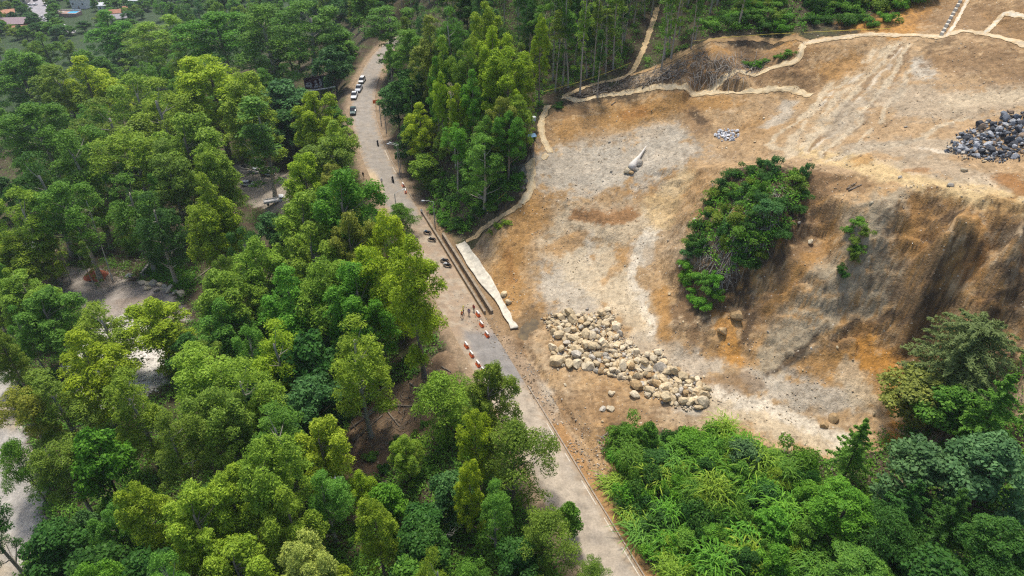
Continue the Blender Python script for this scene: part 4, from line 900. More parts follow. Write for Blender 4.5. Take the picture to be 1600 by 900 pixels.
scatter('W', [(668,330),(650,290),(700,270),(770,260),(828,255),(822,300),(790,325),(745,360),(700,362)], 44, 1.6, (.9, 1.7), (.8, 2.0), ['grn', 'mid', 'dk', 'mid'], "{c} low bush on the grassy bank between grove and white sheet", "bank bushes", "shrub")
scatter('W', [(755,350),(790,335),(806,325),(800,352),(765,372)], 8, 1.0, (.8, 1.2), (.7, 1.2), ['grn', 'lt'], "{c} low bush below the narrow pale path", "bushes below path", "shrub")
scatter('W', [(1160,92),(1235,84),(1232,108),(1175,116)], 9, 1.2, (.8, 1.3), (.6, 1.1), ['grn', 'mid'], "{c} low bush beside the brush pile on the slide rim", "brush pile bushes", "shrub")
scatter('W', [(858,158),(880,160),(880,172),(862,178)], 3, 1.0, (.8, 1.2), (.8, 1.3), ['dk'], "{c} low bush at the top of the curved pale path", "path top bushes", "shrub")
scatter('W', [(225,425),(262,405),(300,430),(300,452),(262,450)], 16, 1.3, (.9, 1.3), (.5, .9), ['grn', 'olive'], "{c} low grassy bush beside the rubble yard", "grassy patch bushes", "shrub")
scatter('W', [(570,720),(600,690),(700,640),(740,600),(700,700),(640,760)], 12, 2.5, (.8, 1.4), (.8, 1.6), ['mid', 'olive', 'dk'], "{c} small bush on the brown clearing's lower edge", "clearing bushes", "shrub")
# undergrowth: uncountable leafy ground cover below the woods
def undergrowth(name, label, polys, n, cks, hmax, avoid=()):
    rng = np.random.default_rng(len(name) + n); Ps, Ns, Ts = [], [], []; av = list(avoid)
    for poly, cnt in polys:
        us = [q[0] for q in poly]; vs = [q[1] for q in poly]; G = np.array(poly, float); k = 0
        for _ in range(cnt * 4):
            if k >= cnt: break
            u, v = rng.uniform(min(us), max(us)), rng.uniform(min(vs), max(vs))
            if not inside(G, np.array([[u, v]]))[0]: continue
            p, t = hit(u, v)
            d, sd = seg_dist(np.array([[p[0], p[1]]]), ROADC)
            if d[0] < 6.3 or on_path(p, 2.0) or any(inside(Z_, p[None, :2])[0] for Z_ in av): continue
            k += 1; m = 34; r = rng.uniform(.7, 1.5) * (1 if t < 180 else 1.7)
            q = rng.normal(size=(m, 3)) * np.array([r * .55, r * .55, r * .3]); q[:, 2] = np.abs(q[:, 2]) + rng.uniform(0, hmax) * .4
            Ps.append(p + q); Ns.append(rng.normal(size=(m, 3)) * .5 + np.array([0, 0, .8])); Ts.append(np.clip(rng.normal(.45, .18, m) + rng.normal(0, .15), 0, 1))
    P = np.concatenate(Ps); s = .42
    V, q, t = leaves(P, np.concatenate(Ns), s, s * .5, np.concatenate(Ts), rng)
    o = link(name, np_mesh(name, V, q, None, LEAF, False, {"tint": t})); o.color = (*COLS[cks][0], 1)
    tag(o, label, "undergrowth", None, "stuff"); return o
CLR = (CLEAR, YARD, WHITEYARD, PAVED, PARK)
undergrowth("undergrowth", "dark leafy undergrowth covering the wooded ground left of the road", [([(-20,60),(560,-10),(585,200),(575,300),(690,420),(690,530),(720,600),(800,750),(900,905),(-20,905)], 6000)], 1, 'mid', 1.6, CLR)
undergrowth("undergrowth", "leafy undergrowth on the wooded hillside above the slide", [([(600,130),(640,0),(1180,-15),(1150,60),(1040,100),(940,120),(850,150),(830,240),(800,300),(690,330),(640,270)], 2000)], 2, 'mid', 1.4, ())
undergrowth("undergrowth", "leafy ground cover under the thicket and the lower right wood", [([(955,690),(1130,690),(1300,720),(1420,660),(1600,560),(1780,560),(1780,1000),(1010,1000)], 1700)], 3, 'mid', .8, ())
undergrowth("grass", "green grass tufts on the bank and the hillock", [([(660,320),(700,280),(830,270),(800,320),(745,362),(690,365)], 220), ([(1075,380),(1110,300),(1180,262),(1250,275),(1240,330),(1190,400),(1130,430)], 260), ([(222,430),(258,402),(310,430),(300,455)], 130), ([(1090,50),(1250,50),(1450,5),(1460,-15),(1150,-15)], 260)], 4, 'grn', .3, ())
# ------------------------------------------------------------------ rocks
def rock_mesh(name, seed, m, ang=9, sub=2):
    rg = random.Random(seed); bm = bmesh.new(); bmesh.ops.create_icosphere(bm, subdivisions=sub, radius=1.0)
    planes = []
    for _ in range(ang):
        n = Vector((rg.gauss(0, 1), rg.gauss(0, 1), rg.gauss(0, 1))).normalized(); planes.append((n, rg.uniform(.42, .80)))
    sc = Vector((rg.uniform(.95, 1.45), rg.uniform(.8, 1.2), rg.uniform(.65, 1.05)))
    for v in bm.verts:
        for n, d in planes:
            k = v.co.dot(n)
            if k > d: v.co -= n * (k - d) * .92
        v.co += Vector((rg.gauss(0, .02), rg.gauss(0, .02), rg.gauss(0, .02)))
        v.co = Vector((v.co.x * sc.x, v.co.y * sc.y, v.co.z * sc.z))
    k = sum(math.hypot(v.co.x, v.co.y) for v in bm.verts) / len(bm.verts); bmesh.ops.scale(bm, vec=(.82 / k,) * 3, verts=bm.verts)
    me = bpy.data.meshes.new(name); bm.to_mesh(me); bm.free(); me.materials.append(m); return me
def rock_mat(name):
    m = bpy.data.materials.new(name); m.use_nodes = True; nt = m.node_tree; N = nt.nodes; L = nt.links; b = N["Principled BSDF"]
    b.inputs["Roughness"].default_value = .9; b.inputs["Specular IOR Level"].default_value = .2
    oi = N.new("ShaderNodeObjectInfo"); tc = N.new("ShaderNodeTexCoord"); nz = N.new("ShaderNodeTexNoise"); nz.inputs["Scale"].default_value = 2.4; nz.inputs["Detail"].default_value = 7
    ad = N.new("ShaderNodeVectorMath"); L.new(tc.outputs["Object"], ad.inputs[0]); L.new(oi.outputs["Random"], ad.inputs[1]); L.new(ad.outputs[0], nz.inputs["Vector"])
    r = N.new("ShaderNodeMapRange"); r.inputs["From Min"].default_value = .3; r.inputs["From Max"].default_value = .7; r.inputs["To Min"].default_value = .68; r.inputs["To Max"].default_value = 1.3
    mx = N.new("ShaderNodeMix"); mx.data_type = 'RGBA'; mx.blend_type = 'MULTIPLY'; mx.inputs["Factor"].default_value = 1
    L.new(nz.outputs["Fac"], r.inputs["Value"]); L.new(oi.outputs["Color"], mx.inputs["A"]); L.new(r.outputs["Result"], mx.inputs["B"]); L.new(mx.outputs["Result"], b.inputs["Base Color"])
    bp = N.new("ShaderNodeBump"); bp.inputs["Strength"].default_value = .5; bp.inputs["Distance"].default_value = .1; L.new(nz.outputs["Fac"], bp.inputs["Height"]); L.new(bp.outputs["Normal"], b.inputs["Normal"])
    return m
ROCKM = rock_mat("rock"); ROCKS = [rock_mesh("boulder", 50 + i, ROCKM, 11 + i % 5) for i in range(12)]
def rock(name, p, r, col, label, cat, group=None, sink=.25):
    o = link(name, rnd.choice(ROCKS)); o.location = (p[0], p[1], p[2] + r * (.62 - sink)); o.scale = (r, r, r)
    o.rotation_euler = (rnd.uniform(-.5, .5), rnd.uniform(-.5, .5), rnd.uniform(0, 6.28)); j = rnd.uniform(.82, 1.15); o.color = (col[0] * j, col[1] * j, col[2] * j, 1); tag(o, label, cat, group); return o
RT = {'tan': (.50, .395, .24), 'pale': (.57, .475, .32), 'grey': (.42, .375, .30), 'ochre': (.38, .26, .13)}
def rock_heap(name, cat, poly, n1, n2, rmin, rmax, pick, zones, what, lift=.55):
    G = poly_ground(poly); us = [q[0] for q in poly]; vs = [q[1] for q in poly]; pts = []; tr = 0
    while len(pts) < n1 + n2 and tr < 30000:
        tr += 1; u, v = rnd.uniform(min(us), max(us)), rnd.uniform(min(vs), max(vs)); p, t = hit(u, v)
        if not inside(G, p[None, :2])[0]: continue
        r = rmin + (rmax - rmin) * rnd.random() ** 2.0; top = len(pts) >= n1; r = r * .9 if top else r
        if any((p[0] - q[0]) ** 2 + (p[1] - q[1]) ** 2 < (.70 * (r + q[3])) ** 2 for q in pts if q[4] == top): continue
        if top:
            if sum((p[0] - q[0]) ** 2 + (p[1] - q[1]) ** 2 < 2.2 ** 2 for q in pts if not q[4]) < 5: continue
        pts.append((p[0], p[1], p[2] + (lift if top else 0), r, top)); tone = pick(u, v)
        size = "large" if r > .62 * rmax else "small" if r < .36 * rmax else "medium"
        zone = next(z for (test, z) in zones if test(u, v))
        rock(name, pts[-1], r, tone[1], f"{size} {tone[0]} {what} {'on top of' if top else 'in'} {zone}", cat, f"{size} {tone[0]} {what} {'on' if top else 'in'} {zone}")
PILE = [(848,497),(870,492),(905,496),(952,486),(965,510),(985,540),(1000,556),(1030,556),(1062,582),(1085,590),(1108,622),(1096,642),(1050,633),(1010,615),(985,600),(965,590),(905,575),(870,576),(862,552),(890,540),(862,522)]
def pk(u, v): k = rnd.random(); return ('tan', RT['tan']) if k < .58 else ('pale', RT['pale']) if k < .88 else ('grey', RT['grey']) if k < .95 else ('ochre', RT['ochre'])
rock_heap("boulder", "boulder", PILE, 235, 60, .40, 1.0, pk, [(lambda u, v: u < 900 and v < 530, "the upper corner of the roadside boulder heap"), (lambda u, v: u < 965, "the upper half of the roadside boulder heap"), (lambda u, v: u < 1030, "the waist of the roadside boulder heap"), (lambda u, v: True, "the rounded lower tail of the boulder heap")], "boulder")
for (u, v, r, tn, lab) in [(868,568,1.25,'tan',"biggest tan boulder at the near left corner of the heap"),(993,606,.95,'ochre',"big ochre boulder at the near edge of the heap's waist"),(1003,605,.7,'grey',"pale violet-grey boulder beside the big ochre one"),(1026,555,.7,'ochre',"ochre block on the far edge of the heap"),(1038,610,1.05,'pale',"broad pale boulder in the heap's lower part"),
        (992,620,.7,'pale',"pale boulder lying just outside the heap's near edge"),(1012,618,.6,'pale',"flat pale boulder beside the heap's near edge"),(955,616,.5,'pale',"lone pale boulder on bare soil below the heap"),(953,640,.6,'pale',"lone pale boulder nearest the thicket"),(942,640,.5,'grey',"lone grey boulder next to the pale one by the thicket"),
        (865,545,.9,'pale',"smooth pale boulder at the heap's left side"),(786,462,.7,'tan',"tan block beside the lower white sheet"),(795,474,.6,'tan',"second tan block beside the lower white sheet"),(1150,495,1.1,'ochre',"huge half-buried boulder below the hillock"),(1130,520,.9,'ochre',"ochre outcrop boulder below the hillock"),
        (1300,655,.9,'ochre',"ochre outcrop stone at the foot of the slide"),(1288,665,.7,'ochre',"smaller ochre outcrop stone at the slide's foot"),(1486,292,.5,'grey',"grey stone lying below the haul track"),(1505,268,.5,'pale',"pale stone on the terrace below the dark rock pile"),(1265,380,.5,'pale',"white stone on the slope right of the hillock")]:
    p, t = hit(u, v); rock("boulder", p, r, RT[tn], lab, "boulder", None, .55 if "half-buried" in lab or "outcrop" in lab else .25)
DT = {'blue-grey': (.13, .145, .165), 'dark': (.055, .058, .065), 'light grey': (.36, .37, .38), 'brown': (.26, .19, .13), 'pale': (.48, .44, .37)}
def dk(u, v):
    k = rnd.random(); nm = ('blue-grey' if k < .38 else 'dark' if k < .6 else 'light grey' if k < .82 else 'pale' if k < .88 else 'brown'); return (nm, DT[nm])
rock_heap("rubble_rock", "rock", [(1478,238),(1500,213),(1535,193),(1565,182),(1625,174),(1650,232),(1600,247),(1565,252),(1520,243)], 170, 90, .24, .72, dk, [(lambda u, v: u < 1520, "the near end of the dark rock dump"), (lambda u, v: True, "the main heap of the dark rock dump")], "rock", .45)
def wk(u, v): return ('white', (.60, .60, .60)) if rnd.random() < .6 else ('pale grey', (.40, .41, .43))
rock_heap("crushed_stone", "stone", [(1113,212),(1125,204),(1145,201),(1156,209),(1150,220),(1130,223)], 42, 12, .18, .42, wk, [(lambda u, v: True, "the little white heap on the slide")], "stone", .25)
n = 0
while n < 60:
    u, v = rnd.uniform(760, 1560), rnd.uniform(160, 690); p, t = hit(u, v)
    if not inside(SLIDE, p[None, :2])[0] or seg_dist(np.array([[p[0], p[1]]]), ROADC)[0][0] < 6 or abs(float(H(p[0], p[1] + 1)) - p[2]) > .8: continue
    c = rnd.choice([('pale', RT['pale']), ('tan', RT['tan']), ('grey', RT['grey'])]); rock("loose_stone", p, rnd.uniform(.14, .3), c[1], f"{c[0]} loose stone lying by itself on the bare slide", "stone", f"{c[0]} loose stones"); n += 1
n = 0
for (u, v) in [(222,444),(232,446),(240,445),(250,447),(258,452),(266,455),(274,458),(245,455),(285,462),(231,452)]:
    p, t = hit(u, v); rock("yard_rock", p, rnd.uniform(.6, 1.1), rnd.choice([RT['grey'], RT['pale']]), "grey rock in the row along the rubble yard's grassy edge", "rock", "rocks along the rubble yard")
# uncountable clods and gravel over the bare slope
def gravel(label, poly, n, rmin, rmax, tones, seed, zoff=0.0):
    rng = np.random.default_rng(seed); us = [q[0] for q in poly]; vs = [q[1] for q in poly]; G = np.array(poly, float); Vs, Ts, Cs = [], [], []; k = 0
    base = np.array([(1,0,0),(-1,0,0),(0,1,0),(0,-1,0),(0,0,1),(0,0,-.6)], float); tri = np.array([(0,2,4),(2,1,4),(1,3,4),(3,0,4),(2,0,5),(1,2,5),(3,1,5),(0,3,5)])
    while k < n:
        u, v = rng.uniform(min(us), max(us)), rng.uniform(min(vs), max(vs))
        if not inside(G, np.array([[u, v]]))[0]: continue
        if perlin(u / 60, v / 45, 5) + .5 * perlin(u / 17, v / 14, 6) < rng.uniform(-.5, .35): continue
        p, _ = hit(u, v)
        if abs(float(H(p[0] + .8, p[1])) - p[2]) + abs(float(H(p[0], p[1] + .8)) - p[2]) > .75: k += .5; continue
        for _ in range(int(rng.integers(1, 5))):
            r = rmin + (rmax - rmin) * rng.random() ** 3; q = p[:2] + rng.normal(0, .5, 2); a = rng.uniform(0, 6.28); c_, s_ = math.cos(a), math.sin(a)
            B = base * rng.uniform(.6, 1.3, (6, 3)) * r; B = np.stack([B[:, 0] * c_ - B[:, 1] * s_, B[:, 0] * s_ + B[:, 1] * c_, B[:, 2]], 1)
            Vs.append(B + np.array([q[0], q[1], float(H(q[0], q[1])) + r * .2 + zoff])); Ts.append(tri + 6 * len(Ts)); t_ = np.array(tones[int(rng.integers(len(tones)))]) * rng.uniform(.8, 1.15); Cs.append(np.tile(t_, (6, 1)))
        k += 1
    tag(link("gravel", np_mesh("gravel", np.concatenate(Vs), None, np.concatenate(Ts), GRAVELM, False, {"soil": np.concatenate(Cs)})), label, None, None, "stuff")
GRAVELM = ground_mat("gravel_stone", bump=.2, pebbles=False)
gravel("scattered clods and small stones over the bare landslide soil", [(745,392),(830,310),(850,200),(900,165),(1250,150),(1400,60),(1600,75),(1600,560),(1430,640),(1390,700),(1100,680),(960,690),(900,740),(800,560)], 1500, .06, .2, [(.42,.33,.21), (.38,.28,.17), (.46,.39,.29), (.40,.31,.20), (.42,.36,.28)], 1)
gravel("pale rubble packed between the boulders of the roadside heap", PILE, 1300, .1, .38, [(.50,.42,.29), (.44,.36,.24), (.40,.37,.32)], 2, .05)
gravel("broken stones and mud along the torn road edge", [(690,440),(740,470),(800,530),(860,600),(930,700),(960,760),(930,760),(860,660),(790,560),(740,520),(700,470)], 500, .06, .22, [(.36,.30,.22), (.24,.17,.10), (.42,.38,.32)], 3)
gravel("white rubble covering the yard under the left wood", [(95,575),(120,540),(170,500),(230,490),(270,530),(265,600),(200,640),(130,625)], 500, .1, .35, [(.62,.58,.53), (.5,.45,.4), (.66,.62,.58)], 4)
gravel("small dark stones between the rocks of the dark dump", [(1475,240),(1500,212),(1540,192),(1620,172),(1640,240),(1560,254),(1510,246)], 500, .1, .3, [(.10,.11,.125), (.2,.21,.22), (.07,.07,.075)], 5, .1)
# ------------------------------------------------------------------ logs, brush, sheet, tarps
def log_(u0, v0, u1, v1, r, label, m=None, lift=.15, name="log"):
    a, _ = hit(u0, v0); b, _ = hit(u1, v1); mb = MB(); pts = []
    for i in range(7):
        t = i / 6; q = a * (1 - t) + b * t; pts.append((q[0] - a[0], q[1] - a[1], max(q[2], float(H(q[0], q[1]))) + lift - a[2] + .06 * math.sin(i * 2.1)))
    mb.tube(pts, [r * (1 - .45 * i / 6) for i in range(7)], 8); o = mb.build(name, m or BARK, None, tuple(a), True); tag(o, label, "log"); return o
for args in [(585,637,646,636,.22,"long brown log lying level across the brown clearing"),(603,641,624,668,.17,"short log pointing down the brown clearing"),(548,672,612,622,.2,"leaning log at the clearing's shady left edge"),(552,690,598,650,.22,"thicker log lower on the clearing's left edge"),(535,640,556,672,.14,"thin pole at the dark edge of the clearing"),
             (575,762,620,748,.14,"reddish branch lying right of the grey tarp"),(488,790,530,765,.15,"grey branch lying left of the grey tarp"),(508,738,530,782,.15,"dark pole leaning by the grey tarp"),(1020,115,1026,103,.18,"pale felled log just right of the tan path"),(1022,128,1044,112,.18,"grey felled log on the rim right of grove"),(1003,140,1020,124,.14,"thin felled log above the long rim path"),
             (932,146,948,138,.14,"greenish felled pole above the rim path"),(1043,122,1048,104,.15,"short felled trunk by the rim path's bend"),(940,686,962,668,.16,"straw-coloured pole at the thicket's top corner"),(1165,115,1180,105,.15,"white dead branch on the brush pile"),(955,165,962,160,.12,"small stick on the upper slide face"),(1325,300,1346,290,.14,"pale split timber on the slope below the haul track"),(1322,298,1338,286,.12,"second pale split timber on that slope"),
             (1232,700,1240,688,.12,"white stick at the slide's lower edge"),(1298,740,1302,720,.18,"pale stump pole above the lower right wood"),(640,600,655,612,.14,"pale branch at the clearing's top edge"),(690,575,705,583,.14,"pale branch on the clearing by the road edge"),(296,445,352,402,.2,"pale fallen trunk above the grassy patch")]:
    log_(*args)
p, t = hit(985, 268); mb = MB()
q, _ = hit(1009, 233); d = Vector(q - p)
mb.tube([d * k + Vector((0, 0, .55 + .15 * math.sin(k * 7))) for k in (0, .12, .3, .55, .8, 1)], [.75, .85, .6, .36, .22, .08], 9)
tr = mb.build("broken_trunk", WBARK, None, tuple(p), True); tag(tr, "large splintered pale tree trunk half buried in the grey slide", "log")
mb = MB(); mb.tube([Vector((.5, -.2, .2)) + d * .05, Vector((1.5, .6, .35)), Vector((1.9, 1.8, .3))], [.35, .3, .12], 7); mb.build("root", DBARK, tr, None, True)
for (u, v, r, c, lab) in [(981,270,.8,'pale',"pale rock jammed against the splintered trunk's butt"),(992,266,.7,'grey',"grey rock right of the splintered trunk"),(997,258,.8,'grey',"dark grey rock under the splintered trunk's middle"),(985,273,.6,'ochre',"small ochre rock below the splintered trunk")]:
    pp, _ = hit(u, v); rock("boulder", pp, r, RT[c], lab, "boulder")
def brush(label, poly, n, lmax, mats, seed):
    rg = random.Random(seed); mb = MB(); us = [q[0] for q in poly]; vs = [q[1] for q in poly]; G = np.array(poly, float); k = 0
    while k < n:
        u, v = rg.uniform(min(us), max(us)), rg.uniform(min(vs), max(vs))
        if not inside(G, np.array([[u, v]]))[0]: continue
        p, _ = hit(u, v); a = rg.uniform(0, 6.28); l = rg.uniform(.5, lmax); z = rg.uniform(.03, .5); e = rg.uniform(-.1, .4)
        x1, y1 = p[0] + l * math.cos(a), p[1] + l * math.sin(a)
        mb.tube([(p[0], p[1], p[2] + z), ((p[0] + x1) / 2, (p[1] + y1) / 2, (p[2] + float(H(x1, y1))) / 2 + z + e), (x1, y1, float(H(x1, y1)) + z + e * .6)], [.06, .045, .02], 4, rg.choice([0, 0, 1, 2]), False); k += 1
    tag(mb.build("brush", mats), label, "brush", None, "stuff")
BM = [BARK, PBARK, DBARK]
brush("grey tangle of cut branches heaped on the slide rim", [(1066,132),(1090,108),(1140,88),(1190,95),(1200,110),(1150,128),(1100,135)], 240, 2.6, [PBARK, BARK, PBARK], 1)
brush("cut branches strewn between the rim path and the grove", [(890,156),(940,135),(1010,118),(1050,100),(1100,80),(1110,95),(1060,125),(1000,138),(930,150)], 520, 2.6, BM, 2)
brush("dead twigs and grey vines over the overgrown hillock", [(1075,395),(1120,340),(1180,290),(1240,300),(1200,380),(1150,430),(1120,470),(1080,440)], 800, 1.9, [PBARK, BARK, DBARK], 3)
brush("branch litter on the clearing floor by the lone tree", [(540,690),(600,630),(690,570),(700,600),(640,670),(560,740)], 260, 1.8, [BARK, DBARK, BARK], 4)
brush("branch litter and dry stalks along the thicket's upper edge", [(930,690),(1000,672),(1090,685),(1200,705),(1290,720),(1290,735),(1180,715),(1000,685),(940,720)], 260, 1.6, [PBARK, BARK, DBARK], 5)
brush("scattered timber offcuts in the rubble yard", [(150,440),(190,415),(232,400),(250,408),(225,440),(190,460)], 170, 2.0, [BARK, DBARK, PBARK], 6)
SHEETM = mat("white_membrane", (.50, .455, .36), .6, noise=.35, nscale=.7, bump=.25)
line = [(719,383),(728,396),(742,418),(757,440),(772,460),(786,483),(796,503),(804,516)]
P = catmull([hit(*p)[0][:2] for p in line], .35); hw = np.interp(np.linspace(0, 1, len(P)), [0, .1, .3, .55, .7, .85, .93, 1], [1.0, 1.15, 1.25, 1.1, .6, .7, .45, .85])
T = np.gradient(P, axis=0); T /= np.linalg.norm(T, axis=1)[:, None]; nn = np.stack([T[:, 1], -T[:, 0]], 1); ks = np.linspace(-1, 1, 9)
X = P[:, None] + nn[:, None] * (ks[None, :] * (hw * (1 + .05 * np.sin(np.arange(len(P)) * .35)))[:, None])[..., None]
zz = H(X[..., 0], X[..., 1]) + .35 + .12 * fbm(X[..., 0] / .9, X[..., 1] / .9, 3, 77) + .12 * np.abs(ks)[None] ** 3
zz = np.maximum(zz, zz[:, 4:5] - .45)
V = np.concatenate([X, zz[..., None]], 2).reshape(-1, 3); q = np.arange(len(V)).reshape(len(P), 9); q = np.stack([q[:-1, :-1].ravel(), q[:-1, 1:].ravel(), q[1:, 1:].ravel(), q[1:, :-1].ravel()], 1)
so = link("plastic_sheet", np_mesh("plastic_sheet", V, q, None, SHEETM, True)); md = so.modifiers.new("thick", 'SOLIDIFY'); md.thickness = .04
tag(so, "long creased white plastic sheet laid down the slope beside the road", "sheet")
def tarp(u, v, w, d, m, label, seed):
    p, _ = hit(u, v); g = np.linspace(-1, 1, 9); A, B = np.meshgrid(g, g); X = p[0] + A * w / 2 * (1 + .1 * np.sin(3 * B + seed)); Y = p[1] + B * d / 2 * (1 + .15 * np.cos(2 * A + seed))
    zz = H(X, Y) + .15 + .55 * np.maximum(0, 1 - A ** 2 * .8 - B ** 2 * .8) + .15 * fbm(X / .6, Y / .6, 3, seed)
    q = np.arange(81).reshape(9, 9); q = np.stack([q[:-1, :-1].ravel(), q[:-1, 1:].ravel(), q[1:, 1:].ravel(), q[1:, :-1].ravel()], 1)
    o = link("tarp", np_mesh("tarp", np.stack([X, Y, zz], -1).reshape(-1, 3), q, None, m, True)); o.modifiers.new("thick", 'SOLIDIFY').thickness = .03; tag(o, label, "tarp")
TARPM = mat("grey_tarp", (.36, .41, .46), .5, noise=.3, nscale=2)
tarp(523, 752, 2.6, 2.8, TARPM, "crumpled blue-grey tarp among logs below the brown clearing", 1); tarp(531, 777, 2.0, 1.8, mat("pale_tarp", (.46, .48, .45), .6, noise=.3, nscale=2), "smaller pale tarp scrap below the blue-grey one", 2)
tarp(202, 432, 1.6, 1.6, mat("yard_tarp", (.17, .19, .20), .6, noise=.3, nscale=2), "small dark grey tarp heap in the rubble yard", 3); tarp(1010, 835, .9, .8, mat("litter_white", (.75, .75, .78), .5), "white plastic litter caught in the thicket edge by the road", 4)
p, _ = hit(150, 432); g = np.linspace(-1, 1, 15); A, B = np.meshgrid(g, g); rr = np.sqrt(A * A + B * B); X = p[0] + A * 2.6; Y = p[1] + B * 2.2
zz = np.minimum(H(X, Y) - .1, p[2] + .2) + np.maximum(0, 1.15 - rr) * 2.1 + .18 * fbm(X / .8, Y / .8, 3, 6)
q = np.arange(225).reshape(15, 15); q = np.stack([q[:-1, :-1].ravel(), q[:-1, 1:].ravel(), q[1:, 1:].ravel(), q[1:, :-1].ravel()], 1)
tag(link("earth_mound", np_mesh("earth_mound", np.stack([X, Y, zz], -1).reshape(-1, 3), q, None, mat("red_earth", (.21, .062, .035), .95, noise=.3, nscale=3, bump=.5), True)), "red-brown earth mound at the back of the rubble yard", "mound")
mb = MB(); a, _ = hit(222, 432); b, _ = hit(236, 414); c, _ = hit(252, 404)
rg = random.Random(3)
for (s, e_) in ((a, b), (b, c)):
    L_ = np.linalg.norm((e_ - s)[:2]); m_ = int(L_ / .7)
    for i in range(m_):
        t = (i + .5) / m_; pp = s * (1 - t) + e_ * t; mb.box((pp[0], pp[1], float(H(pp[0], pp[1])) + .35), (.75, .6, 1.1), rg.uniform(0, 3), 0, .8)
tag(mb.build("stone_wall", mat("stone_wall", (.38, .35, .30), .9, noise=.35, nscale=2)), "rough pale dry-stone wall at the edge of the grassy patch", "wall")

# ------------------------------------------------------------------ barriers, lamps, shelter, billboard
ORANGE = mat("orange_plastic", (.62, .115, .03), .45, noise=.12, nscale=4); WHITEP = mat("white_plastic", (.74, .70, .64), .5, noise=.1, nscale=4); FADED = mat("faded_orange", (.66, .23, .13), .5, noise=.12, nscale=4)
def road_dir(p):
    i = int(np.argmin(((ROADC - np.array(p[:2])) ** 2).sum(1))); T = ROADC[min(i + 1, len(ROADC) - 1)] - ROADC[max(i - 1, 0)]; return math.atan2(T[1], T[0])
def bar_meshes(m):
    o = []
    mb = MB(); L_ = 1.25
    prof = [(-.32, 0), (-.32, .18), (-.16, .42), (-.11, .82), (.11, .82), (.16, .42), (.32, .18), (.32, 0)]
    vs = [(sx * L_ / 2, y, z) for sx in (-1, 1) for (y, z) in prof]; n = len(prof); fs = [(i, (i + 1) % n, n + (i + 1) % n, n + i) for i in range(n)] + [tuple(range(n - 1, -1, -1)), tuple(range(n, 2 * n))]
    mb.add(vs, fs)
    for x in (-.4, .4): mb.box((x, 0, .02), (.3, .7, .1))
    o.append(("body", mb.mesh("barrier_body", m)))
    mb = MB(); mb.box((0, 0, .9), (L_ * .98, .24, .17)); mb.tube([(-.5, 0, .96), (-.5, 0, 1.05)], .06, 8); o.append(("cap", mb.mesh("barrier_cap", WHITEP)))
    mb = MB(); mb.box((0, -.145, .62), (L_ * .7, .02, .12)); mb.box((0, .145, .62), (L_ * .7, .02, .12)); o.append(("reflective_strip", mb.mesh("barrier_strip", WHITEP))); return o
BAR = bar_meshes(ORANGE); BAR2 = bar_meshes(FADED)
def barrier(u, v, label, group, turn=0.0, kit=BAR, p=None):
    if p is None: p = px(u, v, .01)
    e = empty("traffic_barrier", p, road_dir(p) + turn); tag(e, label, "barrier", group)
    e.scale = (.9, .9, .9)
    for nm, me in kit: link(nm, me, e)
for (u, v, lab) in [(747,493,"farthest orange barrier of the row on the slide side, near the workers"),(752.5,509,"middle orange barrier of the row on the slide side"),(761,525,"nearest orange barrier of the row on the slide side")]: barrier(u, v, lab, "barriers on the slide side", .1)
for (u, v, lab) in [(729,542,"farthest orange barrier of the row on the forest side"),(737,556,"second orange barrier of the row on the forest side"),(747,571,"third orange barrier of the row on the forest side"),(755,582,"nearest orange barrier of the forest side row, partly behind tree")]: barrier(u, v, lab, "barriers on the forest side", .1)
barrier(630, 291, "faded orange barrier at the kerb before the channel walls, farther one", "faded barriers", .05, BAR2); barrier(634, 301, "faded orange barrier at the kerb before the channel walls, nearer one", "faded barriers", -.25, BAR2)
for i, (u, v, w) in enumerate([(583,296,"farthest"),(588,297.5,"second"),(586,302,"third"),(591,303,"nearest")]): barrier(u, v, f"{w} bright orange barrier of the cluster across the left lane", "barrier cluster", 1.3)
STEEL = mat("galvanised", (.46, .47, .46), .5, .3); CPOLE = mat("pole_concrete", (.42, .40, .36), .85, noise=.15, nscale=3); LAMPW = mat("lamp_grey", (.62, .64, .64), .4)
def lamp(u, v, h, label, az, arm=2.0, group=None):
    p, _ = hit(u, v); e = empty("street_lamp", tuple(p), az); tag(e, label, "street lamp", group)
    mb = MB(); mb.tube([(0, 0, -.3), (0, 0, h * .5), (0, 0, h)], [.13, .11, .08], 8); mb.build("pole", CPOLE, e)
    mb = MB(); mb.tube([(0, 0, h - .1), (arm * .5, 0, h + .25), (arm, 0, h + .3)], .04, 6); mb.build("arm", STEEL, e)
    mb = MB(); mb.box((arm + .25, 0, h + .3), (.75, .28, .16), 0, 0, .7); mb.build("lamp_head", LAMPW, e)
lamp(680, 356, 6.6, "pale street lamp by the wall with its head over the road", math.pi * 1.0); lamp(625, 276, 8.5, "tall leaning street lamp under the road grove", math.pi * .95); lamp(627, 272, 8.0, "second street lamp behind the leaning one", math.pi * .9)
lamp(622, 352, 8.0, "street lamp rising through the small tree on the road's left edge", math.pi * .2)
def pole(u, v, h, label):
    p, _ = hit(u, v); e = empty("utility_pole", tuple(p), .9); tag(e, label, "utility pole")
    mb = MB(); mb.tube([(0, 0, -.3), (0, 0, h)], [.16, .1], 8); mb.build("pole", CPOLE, e); mb = MB(); mb.box((0, 0, h - .4), (1.8, .1, .12)); mb.build("crossarm", STEEL, e)
pole(596, 196, 7.5, "utility pole behind the orange road sign"); pole(604, 208, 7.5, "utility pole at the edge of the road grove nearer the lamps")
p, _ = hit(588, 172); e = empty("road_sign", tuple(p), 0); tag(e, "orange temporary sign on a post at the upper road bend", "sign")
